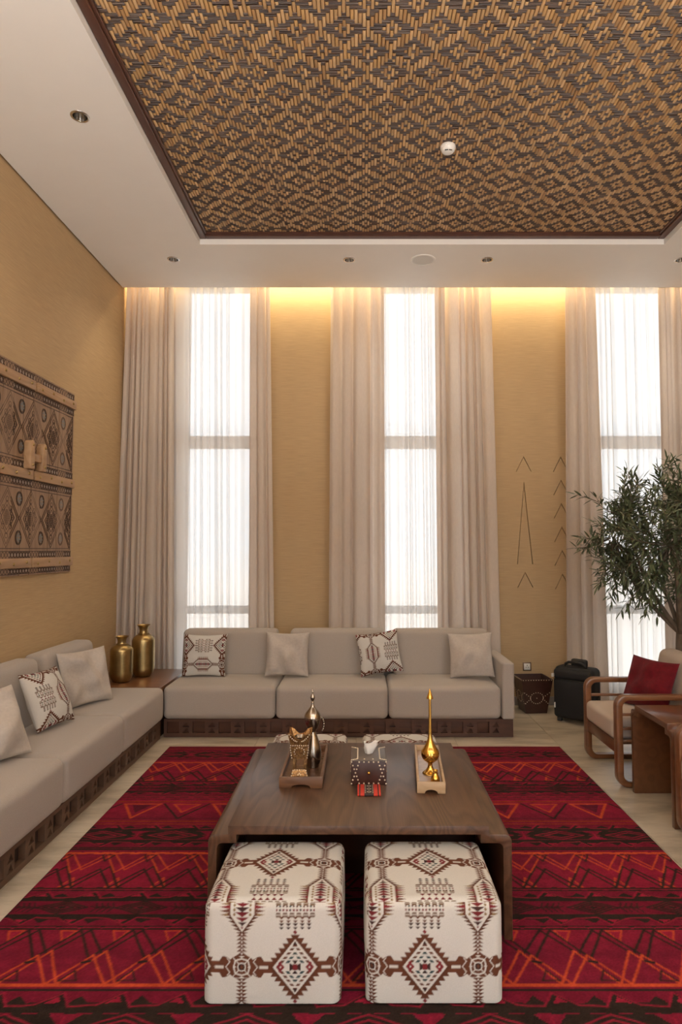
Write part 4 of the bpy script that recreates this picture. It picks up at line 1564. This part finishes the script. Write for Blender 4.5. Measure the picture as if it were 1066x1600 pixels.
def tray(name, label, loc, rz, w, d, mw, mf, h=.05):
    t = thing(name, label, 'tray', loc, rz, group='wooden trays on the coffee table')
    # front and back boards with a scooped foot
    arch = [(-w * .22, 0)] + [(w * .22 * math.cos(math.radians(a)) * 1.0, .016 * math.sin(math.radians(a)) ** .7) for a in (160, 140, 115, 90, 65, 40, 20)] + [(w * .22, 0)]
    prof = [(-w / 2, 0)] + arch + [(w / 2, 0), (w / 2, h), (-w / 2, h)]
    extrude_poly('end_board', prof, 'y', -d / 2, -d / 2 + .012, mw, t, .0015)
    extrude_poly('end_board', prof, 'y', d / 2 - .012, d / 2, mw, t, .0015)
    for s in (-1, 1):
        box('side_board', s * w / 2 - .006 - s * .006, s * w / 2 + .006 - s * .006, -d / 2 + .012, d / 2 - .012, .012, h, mw, t, .0015)
    box('tray_floor', -w / 2 + .012, w / 2 - .012, -d / 2 + .012, d / 2 - .012, .016, .022, mf, t)
    return t


tray('tray', 'brown wooden tray under the incense burner and silver sprinkler, left on the table', (-.279, 3.285, TZ), 0, .20, .50, M['traywood'], M['traydark'])
tray('tray', 'pale narrow wooden tray under the gold sprinkler, right on the coffee table', (.331, 3.25, TZ), math.radians(-3.5), .128, .56, M['traypale'], M['traylight'])

# incense burner
ib = thing('incense_burner', 'bronze studded incense burner with horned rim standing in the brown tray', 'incense burner', (-.290, 3.115, TZ + .0235))


def frustum(bm, r0, r1, z0, z1, rot=PI / 4):
    vs = [[bm.verts.new((r * math.cos(rot + k * PI / 2), r * math.sin(rot + k * PI / 2), z)) for k in range(4)] for r, z in ((r0, z0), (r1, z1))]
    for k in range(4):
        bm.faces.new((vs[0][k], vs[0][(k + 1) % 4], vs[1][(k + 1) % 4], vs[1][k]))
    bm.faces.new(vs[1])
    bm.faces.new(vs[0][::-1])


bm = bmesh.new(); frustum(bm, .064, .044, 0, .045)
obj('base', bm_mesh('base', bm, M['copper']), ib)
for sx in (-1, 1):
    for sy in (-1, 1):
        box('leg', sx * .026 - .006, sx * .026 + .006, sy * .026 - .006, sy * .026 + .006, .045, .10, M['copper'], ib, .001)
bm = bmesh.new(); frustum(bm, .048, .060, .095, .155)
obj('body', bm_mesh('body', bm, M['copper']), ib)
# bowl with four horns
vs, fs = [], []
n = 32
rim = []
for k in range(n):
    a = 2 * PI * k / n
    sq = 1 / max(abs(math.cos(a)), abs(math.sin(a)))
    hr = .028 * abs(math.cos(2 * a + PI / 2)) ** 3 + .004
    rim.append((a, sq, hr))
for lv in range(4):
    for a, sq, hr in rim:
        if lv == 0: r, z = .043, .155
        if lv == 1: r, z = .050 + hr * .25, .185 + hr
        if lv == 2: r, z = .044 + hr * .25, .185 + hr
        if lv == 3: r, z = .030, .168
        vs.append((r * math.cos(a) * sq ** .8, r * math.sin(a) * sq ** .8, z))
for lv in range(3):
    for k in range(n):
        fs.append((lv * n + k, lv * n + (k + 1) % n, (lv + 1) * n + (k + 1) % n, (lv + 1) * n + k))
fs.append(tuple(range(3 * n, 4 * n)))
obj('horned_bowl', mesh_np('horned_bowl', vs, fs, M['copper']), ib)
obj('charcoal_cup', lathe_mesh('charcoal_cup', [(.0005, .171), (.022, .171), (.03, .19), (.028, .19), (.018, .176), (.0005, .175)], M['silver'], 20), ib)


def studs(name, pts, r, mat, parent):
    """small half-round studs joined as one part; pts = (location, normal)"""
    VV, FF, k = [], [], 0
    for p, nrm in pts:
        p = np.array(p); nn = np.array(nrm, float); nn /= np.linalg.norm(nn)
        a = np.cross(nn, [0, 0, 1.0])
        if np.linalg.norm(a) < .1: a = np.array([1.0, 0, 0])
        a /= np.linalg.norm(a); b = np.cross(nn, a)
        for q, (rr, hh) in enumerate(((1, 0), (.75, .55))):
            for m in range(6):
                t_ = 2 * PI * m / 6
                VV.append(p + r * (rr * (a * math.cos(t_) + b * math.sin(t_)) + nn * hh))
        VV.append(p + nn * r * .8)
        for m in range(6):
            FF.append((k + m, k + (m + 1) % 6, k + 6 + (m + 1) % 6, k + 6 + m))
            FF.append((k + 6 + m, k + 6 + (m + 1) % 6, k + 12))
        k += 13
    o = obj(name, mesh_np(name, VV, FF, mat, True), parent)
    o['kind'] = 'stuff'
    return o


sp = []
for k in range(9):
    sp.append(((-.040 + .010 * k, -.0445, .158), (0, -1, .1)))
for k in range(5):
    sp.append(((-.022 + .011 * k, -.0315, .043), (0, -1, .4)))
for k in range(12):
    a = 2 * PI * k / 12
    sp.append(((.024 * math.cos(a), -.039 - .006 * math.sin(a), .128 + .021 * math.sin(a)), (0, -1, -.15)))
for k in range(4):
    a = 2 * PI * k / 4
    sp.append(((.006 * math.cos(a), -.037, .022 + .006 * math.sin(a)), (0, -1, .4)))
for s in (-1, 1):
    for k in range(5):
        sp.append(((s * (.036 + .0016 * k), -.0385 - .001 * k, .10 + .012 * k), (s * .3, -1, 0)))
    for k in range(6):
        sp.append(((s * (.012 + .007 * k), -.048 - .0015 * k, .178 + .0009 * k * k + .002 * k), (0, -1, 0)))
    for k in range(4):
        sp.append(((s * (.030 + .0035 * k), -.033 - .003 * k, .040 - .011 * k), (s * .2, -1, .4)))
studs('bead_studs', sp, .0033, M['stud'], ib)

sr = thing('rosewater_sprinkler', 'tarnished silver pot with onion lid and finial behind the incense burner', 'sprinkler', (-.243, 3.265, TZ + .0235))
obj('body', lathe_mesh('body', smooth_prof([(.0005, 0), (.030, 0), (.034, .008), (.042, .04), (.044, .065), (.040, .095), (.030, .13), (.020, .16), (.018, .172)], 5), M['silver'], 40), sr)
obj('cup', lathe_mesh('cup', smooth_prof([(.018, .170), (.024, .182), (.034, .208), (.039, .228), (.040, .236)], 5), M['silver'], 40), sr)
obj('lid', lathe_mesh('lid', smooth_prof([(.041, .236), (.041, .242), (.036, .258), (.024, .275), (.013, .288), (.0075, .300), (.007, .312)], 5), M['silver'], 40), sr)
obj('finial', lathe_mesh('finial', smooth_prof([(.007, .311), (.0055, .318), (.010, .328), (.0115, .337), (.008, .347), (.0035, .355), (.005, .361), (.003, .370), (.0006, .382)], 5), M['silver'], 24), sr)
bm = bmesh.new()
for k in range(9):
    a0, a1 = math.radians(-70 + 20 * k), math.radians(-70 + 20 * (k + 1))
    def pt(a, r): return (.040 + r * math.cos(a) * .6, 0, .205 + r * math.sin(a) * 1.3)
    p0, p1 = pt(a0, .028), pt(a1, .028)
    d = Vector(p1) - Vector(p0)
    mtx = Matrix.Translation((Vector(p0) + Vector(p1)) / 2) @ d.to_track_quat('Z', 'Y').to_matrix().to_4x4()
    bmesh.ops.create_cone(bm, cap_ends=True, segments=8, radius1=.0035, radius2=.0035, depth=d.length * 1.1, matrix=mtx)
obj('handle', bm_mesh('handle', bm, M['silver'], smooth=True), sr)

gs = thing('rosewater_sprinkler', 'tall polished gold sprinkler with bulb and arrow tip in the pale tray', 'sprinkler', (.330, 3.165, TZ + .0235))
obj('foot', lathe_mesh('foot', smooth_prof([(.0005, 0), (.034, 0), (.036, .004), (.024, .014), (.014, .028), (.011, .042), (.013, .05)], 5), M['gold'], 40), gs)
obj('bulb', lathe_mesh('bulb', smooth_prof([(.012, .048), (.022, .056), (.037, .070), (.044, .090), (.040, .110), (.027, .130), (.016, .150), (.010, .172), (.0075, .20)], 6), M['gold'], 48), gs)
obj('neck', lathe_mesh('neck', smooth_prof([(.0078, .198), (.0068, .25), (.0062, .30), (.0060, .352)], 5), M['gold'], 24), gs)
obj('arrow_tip', lathe_mesh('arrow_tip', [(.0060, .351), (.0165, .353), (.0165, .356), (.011, .372), (.005, .388), (.0005, .402)], M['gold'], 24), gs)
gb = thing('bell', 'small polished gold bell-shaped cup at the front of the pale tray', 'bell', (.341, 3.05, TZ + .0235))
obj('body', lathe_mesh('body', smooth_prof([(.0005, 0), (.020, 0), (.0215, .006), (.020, .018), (.014, .032), (.010, .040), (.010, .046)], 5), M['gold'], 32), gb)
obj('rim', lathe_mesh('rim', smooth_prof([(.010, .045), (.0125, .050), (.0125, .054), (.009, .055), (.0005, .052)], 3), M['gold'], 32), gb)

# tissue box
BW, BH, BD = .166, .112, .21
tb = thing('tissue_box', 'dark leather tissue box with pale studs in the middle of the table', 'tissue box', (.034, 3.075 + BD / 2, TZ))
box('body', -BW / 2, BW / 2, -BD / 2, BD / 2, 0, BH - .004, M['leather'], tb, .003)
box('top_panel', -BW / 2 + .001, BW / 2 - .001, -BD / 2 + .001, BD / 2 - .001, BH - .0045, BH, M['leathertop'], tb, .002)
sp = []
hx, hz = BW / 2, BH
c2 = (0, BH / 2)
for k in range(20):                              # hexagon of studs on the front, with a cross at each side
    pass
hexp = [(-.045, .105), (.045, .105), (.062, .056), (.045, .008), (-.045, .008), (-.062, .056)]
for (a, b) in zip(hexp, hexp[1:] + hexp[:1]):
    for k in range(4 if abs(a[0] - b[0]) > .05 else 3):
        f = k / (4 if abs(a[0] - b[0]) > .05 else 3)
        sp.append(((a[0] + (b[0] - a[0]) * f, -BD / 2, a[1] + (b[1] - a[1]) * f), (0, -1, 0)))
for s in (-1, 1):
    for k in range(1, 4):
        for tzz in (-1, 1):
            sp.append(((s * (.062 + .0062 * k), -BD / 2, .056 + tzz * .0165 * k), (0, -1, 0)))
    for k in range(9):                           # rows along the top
        sp.append(((s * .052, -.075 + .019 * k, BH), (0, 0, 1)))
    for k in range(4):
        sp.append(((s * (.056 + .008 * k), -BD / 2 + .022 - .005 * k, BH), (0, 0, 1)))
        sp.append(((s * (.056 + .008 * k), BD / 2 - .022 + .005 * k, BH), (0, 0, 1)))
    sp += [((s * .020, -BD / 2 + .02, BH), (0, 0, 1)), ((s * .020, BD / 2 - .02, BH), (0, 0, 1))]
    for k in range(6):
        sp.append(((s * BW / 2, -BD / 2 + .01 + .03 * k, .06 + .03 * math.sin(k)), (s, 0, 0)))
studs('studs', sp, .0042, M['stud'], tb)
obj('knob', lathe_mesh('knob', [(.008, 0), (.0075, .004), (.005, .007), (.0005, .008)], M['gold'], 16), tb, (0, -BD / 2, .056), (PI / 2, 0, 0))
# crumpled tissue
n1, n2 = 9, 14
V_, rr_ = [], random.Random(4)
for i in range(n1):
    f = i / (n1 - 1)
    for j in range(n2):
        a = 2 * PI * j / n2
        rad = (.012 + .026 * f ** .8) * (1 + .35 * math.sin(3 * a + 2 * f)) * (1 - .25 * (f > .8) * rr_.random())
        V_.append((rad * math.cos(a) * .95 + .008 * f, rad * math.sin(a) * .5, BH - .006 + .058 * f + .010 * math.sin(2 * a + 1) * f))
F_ = [(i * n2 + j, i * n2 + (j + 1) % n2, (i + 1) * n2 + (j + 1) % n2, (i + 1) * n2 + j) for i in range(n1 - 1) for j in range(n2)]
obj('tissue', mesh_np('tissue', V_, F_, M['tissue'], True), tb)
# red woven strip under the box
wb = thing('woven_strip', 'folded red black and white woven strip lying in front of the tissue box', 'cloth strip', (.034, 2.995, TZ))
xs = [(-.052, -.044, 'redcloth'), (-.044, -.039, 'blackcloth'), (-.039, -.021, 'redcloth'), (-.021, .021, 'blackcloth'), (.021, .039, 'redcloth'), (.039, .044, 'blackcloth'), (.044, .052, 'redcloth')]
for a, b, mm in xs:
    prof = [(-.055, .0), (.075, .0)] + [(.075, .006)] + [(.04, .010), (.0, .012), (-.04, .011)] + arc(-.052, .0055, .0055, 80, 250, 5)[:-1]
    extrude_poly('band', [(p[0], max(p[1], 0)) for p in prof], 'x', a + .0002, b - .0002, M[mm], wb, 0)
dv, df = [], []
for (cx_, cy_, w_, h_) in [(0, -.035, .012, .012), (0, .0, .012, .012), (0, .035, .012, .012)]:
    for ring, mm in ((1.0, 1),):
        for s1, s2 in ((1, .62),):
            k = len(dv)
            for q in (s1, s2):
                for (dx, dy) in ((-1, 0), (0, -1), (1, 0), (0, 1)):
                    dv.append((cx_ + dx * w_ * q, cy_ + dy * h_ * q, .0124))
            for m in range(4):
                df.append((k + m, k + (m + 1) % 4, k + 4 + (m + 1) % 4, k + 4 + m))
for s in (-1, 1):
    for k_ in range(9):
        k = len(dv)
        yy_ = -.048 + .012 * k_
        dv += [(s * .013, yy_, .0124), (s * .019, yy_ - .004, .0124), (s * .019, yy_ + .004, .0124)]
        df.append((k, k + 1, k + 2))
obj('white_motif', mesh_np('white_motif', dv, df, M['whitecloth']), wb)

# ------------------------------------------------------------------ armchairs


def rrect(x0, x1, z0, z1, r, n=7):
    return arc(x0 + r, z0 + r, r, 180, 270, n) + arc(x1 - r, z0 + r, r, 270, 360, n) + arc(x1 - r, z1 - r, r, 0, 90, n) + arc(x0 + r, z1 - r, r, 90, 180, n)


def loop_frame(name, x0, x1, z0, z1, w, y0, y1, mat, parent):
    o = rrect(x0, x1, z0, z1, .075)
    i = rrect(x0 + w, x1 - w, z0 + w * .8, z1 - w * .8, .045)
    n = len(o)
    bm = bmesh.new()
    R = []
    for y in (y0, y1):
        R.append(([bm.verts.new((p[0], y, p[1])) for p in o], [bm.verts.new((p[0], y, p[1])) for p in i]))
    for k in range(n):
        j = (k + 1) % n
        bm.faces.new((R[0][0][k], R[0][0][j], R[0][1][j], R[0][1][k]))
        bm.faces.new((R[1][0][k], R[1][1][k], R[1][1][j], R[1][0][j]))
        bm.faces.new((R[0][0][k], R[1][0][k], R[1][0][j], R[0][0][j]))
        bm.faces.new((R[0][1][k], R[0][1][j], R[1][1][j], R[1][1][k]))
    bmesh.ops.recalc_face_normals(bm, faces=bm.faces)
    es = [e for e in bm.edges if e.calc_face_angle(0) > math.radians(50)]
    bmesh.ops.bevel(bm, geom=es, offset=.008, segments=2, affect='EDGES', profile=.5)
    return obj(name, bm_mesh(name, bm, mat, angle=30), parent)


def armchair(label):
    t = thing('armchair', label, 'armchair', (1.662, 4.60, 0), group='wooden armchairs on the right')
    for s in (-1, 1):
        y = s * .29
        loop_frame('side_frame', 0, .70, 0, .592, .044, y - .03, y + .03, M['walnut'], t)
        for z in (.462, .372, .292):
            box('arm_slat', .040, .662, y - .010, y + .010, z - .009, z + .009, M['walnut'], t, .003)
    box('front_rail', .012, .04, -.262, .262, .205, .285, M['walnut_y'], t, .004)
    box('rear_rail', .60, .63, -.262, .262, .205, .285, M['walnut_y'], t, .004)
    box('seat_board', .038, .60, -.262, .262, .262, .284, M['walnut'], t)
    soft_box('seat_cushion', -.005, .56, -.257, .257, .286, .432, .035, M['sofa_chair'], t, (.004, 0, .012), n=10)
    def lean3(V):
        V = V.copy()
        V[:, 0] += (V[:, 2] - .40) * .22
        return V
    soft_box('back_cushion', .455, .58, -.255, .255, .415, .815, .045, M['sofa_chair'], t, (.012, 0, 0), n=10, shear=lean3)
    ob = box('back_frame', .585, .615, -.258, .258, .27, .70, M['walnut_y'], t, .005)
    return t


ac = armchair('wooden loop-framed armchair with cream cushions and red pillow beside the suitcase')
ac2 = copy_tree(ac)
ac2['label'] = 'second wooden loop-framed armchair, just its front leg showing at the right picture edge'
ac2.location = (1.722, 3.31, 0)
pillow('pillow', 'crimson velvet pillow standing on the wooden armchair', 'pillow', (2.01, 4.57, .608), (-60, -22, 2), pillow_mesh('pillow', .37, .36, .13, M['red'], 9), None)

# side table, same waterfall profile turned
stb = thing('side_table', 'brown wooden side table with stepped waterfall ends between the armchairs', 'side table', (2.0, 3.94, 0))
extrude_poly('waterfall_top', waterfall(3.660, 4.222, 3.722, 4.158, .560, .527, .034, .001), 'x', 1.731, 2.26, M['walnut_y'], stb, .0025)
shift_children(stb)

# ------------------------------------------------------------------ suitcase
sc_ = thing('suitcase', 'black cabin suitcase with top handle standing on the floor beside the armchair', 'suitcase', (1.945, 5.905, 0), math.radians(-42))
soft_box('shell', -.185, .185, -.09, .10, .02, .485, .045, M['nylon'], sc_, (0, .012, 0), n=10)
soft_box('front_pocket', -.170, .170, -.125, -.075, .04, .385, .03, M['nylon'], sc_, (0, .015, 0), n=10)
soft_box('top_pocket', -.172, .172, -.115, -.075, .375, .465, .025, M['nylon'], sc_, (0, .008, 0), n=8)


def tube(name, pts, r, mat, parent, n=8, closed=False):
    P = [Vector(p) for p in pts]
    vs, fs = [], []
    for i, p in enumerate(P):
        d = (P[min(i + 1, len(P) - 1)] - P[max(i - 1, 0)]).normalized()
        up = Vector((0, 0, 1)) if abs(d.z) < .9 else Vector((1, 0, 0))
        a = d.cross(up).normalized()
        b = d.cross(a).normalized()
        rr = r[i] if isinstance(r, (list, tuple)) else r
        for k in range(n):
            t_ = 2 * PI * k / n
            vs.append(p + rr * (a * math.cos(t_) + b * math.sin(t_)))
    for i in range(len(P) - 1):
        for k in range(n):
            fs.append((i * n + k, i * n + (k + 1) % n, (i + 1) * n + (k + 1) % n, (i + 1) * n + k))
    fs.append(tuple(range(n))[::-1])
    fs.append(tuple(range((len(P) - 1) * n, len(P) * n)))
    return obj(name, mesh_np(name, vs, fs, mat, True), parent)


tube('carry_handle', [(-.10, -.03, .475), (-.092, -.035, .505), (-.06, -.04, .523), (0, -.04, .528), (.06, -.04, .523), (.092, -.035, .505), (.10, -.03, .475)], .013, M['rubber'], sc_)
soft_box('trolley_grip', -.075, .075, .03, .085, .47, .545, .022, M['rubber'], sc_, n=6)
tube('zip_line', [(-.160, -.1325, .378), (-.08, -.136, .380), (0, -.137, .381), (.08, -.136, .380), (.160, -.1325, .378)], .0035, M['rubber'], sc_, 6)
box('zip_pull', -.176, -.158, -.150, -.122, .395, .425, M['whiteplastic'], sc_, .002)
box('zip_pull', -.152, -.143, -.152, -.128, .125, .172, M['whiteplastic'], sc_, .002)
tube('side_strap', [(.186, -.02, .42), (.205, -.02, .36), (.21, -.02, .28), (.19, -.02, .22)], .008, M['rubber'], sc_, 6)
for s in (-1, 1):
    o = obj('wheel', lathe_mesh('wheel', [(.0005, -.012), (.022, -.012), (.024, -.008), (.024, .008), (.022, .012), (.0005, .012)], M['rubber'], 18), sc_, (s * .13, .075, .024), (0, PI / 2, 0))
    box('foot', s * .13 - .02, s * .13 + .02, -.10, -.07, 0.0, .04, M['rubber'], sc_, .004)

# ------------------------------------------------------------------ waste basket
wbk = thing('waste_basket', 'tapered dark brown leather waste basket with stud pattern against the wall', 'waste basket', (1.640, 6.285, 0), math.radians(4))
bh, rt, rb_ = .322, .148, .103
wv, wf2 = [], []
for k, (s0, z) in enumerate(((rb_, 0), (rt, bh), (rt - .009, bh), (rb_ - .007, .008))):
    wv += [(-s0, -s0, z), (s0, -s0, z), (s0, s0, z), (-s0, s0, z)]
for r in range(3):
    for k in range(4):
        wf2.append((r * 4 + k, r * 4 + (k + 1) % 4, (r + 1) * 4 + (k + 1) % 4, (r + 1) * 4 + k))
wf2 += [(12, 13, 14, 15), (3, 2, 1, 0)]
obj('body', mesh_np('body', wv, wf2, M['leather']), wbk)
sp = []
nrm_slope = (rt - rb_) / bh
for side in range(2):
    def onface(a, z):
        s0 = rb_ + (rt - rb_) * z / bh
        return ((a * s0, -s0, z), (0, -1, -nrm_slope)) if side == 0 else ((-s0, -a * s0, z), (-1, 0, -nrm_slope))
    for k in range(18):
        a = 2 * PI * k / 18
        sp.append(onface(.50 * math.cos(a), .145 + .052 * math.sin(a)))
    sp.append(onface(0, .145))
    for s in (-1, 1):
        for k in range(8):
            f = k / 7
            sp.append(onface(s * (.92 - .62 * abs(f * 2 - 1) * 0 - .5 * (1 - abs(2 * f - 1))), .095 + .10 * f))
    for k in range(12):
        sp.append(onface(-.92 + 1.84 * k / 11, bh - .006))
studs('studs', sp, .0048, M['stud'], wbk)
so = thing('power_socket', 'white power socket in a bronze frame on the tan wall above the waste basket', 'socket', (1.644, WB, .38))
box('frame', -.042, .042, -.012, -.0005, -.042, .042, M['bronzeplate'], so, .003)
box('plate', -.031, .031, -.0145, -.010, -.031, .031, M['whiteplastic'], so, .002)
for dx, dz, w_, h_ in ((0, .012, .003, .006), (-.011, -.006, .005, .0025), (.011, -.006, .005, .0025)):
    box('pin_slot', dx - w_, dx + w_, -.0152, -.014, dz - h_, dz + h_, M['darkhole'], so)

# ------------------------------------------------------------------ olive tree
tr = thing('olive_tree', 'olive tree with narrow grey green leaves beside the right window curtains', 'tree', (2.62, 5.15, 0))
RT = random.Random(21)
pot_p = [(.0005, 0), (.15, 0), (.155, .01), (.20, .36), (.215, .365), (.215, .40), (.195, .40), (.185, .36), (.0005, .355)]
obj('pot', lathe_mesh('pot', pot_p, M['pot'], 40), tr)
obj('soil', lathe_mesh('soil', [(.184, .355), (.10, .365), (.0005, .37)], M['soil'], 24), tr)
branch_polys = []


def branch(p, q, r0, r1, n=5, sag=.05):
    p, q = Vector(p), Vector(q)
    side = Vector((RT.uniform(-1, 1), RT.uniform(-1, 1), RT.uniform(-.3, .3))) * sag
    pts = [p.lerp(q, i / n) + side * math.sin(PI * i / n) for i in range(n + 1)]
    rad = [r0 + (r1 - r0) * i / n for i in range(n + 1)]
    return pts, rad


def tubes(name, lst, mat, parent, n=6):
    VV, FF, k0 = [], [], 0
    for pts, rad in lst:
        for i, p in enumerate(pts):
            d = (pts[min(i + 1, len(pts) - 1)] - pts[max(i - 1, 0)]).normalized()
            up = Vector((0, 0, 1)) if abs(d.z) < .9 else Vector((1, 0, 0))
            a = d.cross(up).normalized(); b = d.cross(a)
            for k in range(n):
                t_ = 2 * PI * k / n
                VV.append(p + rad[i] * (a * math.cos(t_) + b * math.sin(t_)))
        for i in range(len(pts) - 1):
            for k in range(n):
                FF.append((k0 + i * n + k, k0 + i * n + (k + 1) % n, k0 + (i + 1) * n + (k + 1) % n, k0 + (i + 1) * n + k))
        k0 += len(pts) * n
    return obj(name, mesh_np(name, VV, FF, mat, True), parent)


trunk_top = Vector((-.10, 0, .88))
tubes('trunk', [branch((0, 0, .34), trunk_top, .042, .032, 7, .05)], M['bark'], tr, 10)
CC0 = Vector((-.06, -.02, 1.53))      # crown centre (local)
RADX, RADY, RADZ = .92, .62, .70
limbs, twigs, leaf_T = [], [], []
heads = []
for k in range(9):
    a = 2 * PI * k / 9 + RT.uniform(-.25, .25)
    e_ = RT.uniform(-.3, .85)
    h_ = CC0 + Vector((math.cos(a) * RADX * .62 * math.cos(e_), math.sin(a) * RADY * .62 * math.cos(e_), RADZ * .62 * math.sin(e_)))
    limbs.append(branch(trunk_top, h_, .020, .008, 6, .08))
    heads.append(h_)
heads.append(CC0 + Vector((0, 0, .35)))
limbs.append(branch(trunk_top, heads[-1], .022, .008, 6, .05))
for k in range(270):
    # direction on a sphere, denser shell
    z = RT.uniform(-.95, 1)
    a = RT.uniform(0, 2 * PI)
    rr = math.sqrt(1 - z * z)
    rad = RT.uniform(.42, 1.0) ** .75
    bump_ = 1 + .16 * math.sin(3 * a + 2) + .12 * math.sin(5 * a + 4 * z)
    end = CC0 + Vector((math.cos(a) * rr * RADX * rad * bump_, math.sin(a) * rr * RADY * rad, z * RADZ * rad * (1.0 if z > 0 else .78)))
    end.x = min(end.x, .74)
    h_ = min(heads, key=lambda q: (q - end).length)
    st = h_.lerp(end, .15)
    pts, rd = branch(st, end, .005, .0016, 6, .05)
    droop = Vector((0, 0, -.10 if end.z < CC0.z - .1 else .05))
    pts = [p + droop * (i / 6) ** 2 for i, p in enumerate(pts)]
    twigs.append((pts, rd))
    L_ = (pts[-1] - pts[0]).length
    nl = max(12, int(L_ / .0155))
    subs = [(pts, 1.0)]
    for m in range(RT.randint(1, 3)):        # side sprays
        i = RT.randint(2, 5)
        d = Vector((RT.gauss(0, 1), RT.gauss(0, 1), RT.gauss(.1, .7))).normalized()
        q = pts[i] + d * RT.uniform(.08, .19)
        sp_, sr_ = branch(pts[i], q, .0022, .0012, 4, .02)
        twigs.append((sp_, sr_))
        subs.append((sp_, .7))
    for (pp, f) in subs:
        cnt = max(7, int(sum((pp[i + 1] - pp[i]).length for i in range(len(pp) - 1)) / .0165))
        for m in range(cnt):
            u_ = (.15 + .85 * m / (cnt - 1)) * (len(pp) - 1)
            i = min(int(u_), len(pp) - 2)
            p = pp[i].lerp(pp[i + 1], u_ - i)
            ax_ = (pp[i + 1] - pp[i]).normalized()
            sd = ax_.cross(Vector((0, 0, 1)))
            if sd.length < .1: sd = Vector((1, 0, 0))
            sd.normalize()
            sd = Matrix.Rotation(m * 1.7 + RT.uniform(-.5, .5), 3, ax_) @ sd
            dirv = (ax_ * RT.uniform(.45, .9) + sd * (.75 if m < cnt - 1 else .1)).normalized()
            leaf_T.append((p, dirv, RT.uniform(.066, .100), RT.uniform(-.6, .6)))
tubes('limb', limbs, M['bark'], tr, 7)
tag(tubes('twigs', twigs, M['bark'], tr, 4), kind='stuff')


def leaf_geo():
    vs = [(0, 0, 0), (-.095, .28, .012), (0, .30, -.012), (.095, .28, .012), (-.085, .68, .0), (0, .68, -.02), (.085, .68, .0), (0, 1.0, -.05)]
    fs = [(0, 2, 1), (0, 3, 2), (1, 2, 5, 4), (2, 3, 6, 5), (4, 5, 7), (5, 6, 7)]
    return np.array(vs), fs


lv, lf = leaf_geo()
leaf_me = mesh_np('leaf', lv, lf, M['leaf'], True)


def leaf_matrix(p, d, ln, roll):
    q = d.to_track_quat('Y', 'Z').to_matrix()
    m = q @ Matrix.Rotation(roll, 3, 'Y')
    return Matrix.Translation(p) @ (m * ln).to_4x4()


def in_view(p):
    w = Vector(tr.location) + p
    x = 565 + 1010 * w.x / w.y
    return x < 1066
cand = sorted(range(len(leaf_T)), key=lambda k: (not in_view(leaf_T[k][0]), leaf_T[k][0].y - leaf_T[k][2] * 2))
singles = set(cand[:300])
VV, FF, k0 = [], [], 0
for k, (p, d, ln, roll) in enumerate(leaf_T):
    m = leaf_matrix(p, d, ln, roll)
    if k in singles:
        o = bpy.data.objects.new('leaf', leaf_me)
        o.parent = tr
        o.matrix_local = m
        COL.objects.link(o)
        continue
    mm = np.array(m)
    VV.append(lv @ mm[:3, :3].T + mm[:3, 3])
    FF += [tuple(i + k0 for i in f) for f in lf]
    k0 += len(lv)
tag(obj('foliage', mesh_np('foliage', np.concatenate(VV), FF, M['leaf'], True), tr), kind='stuff')
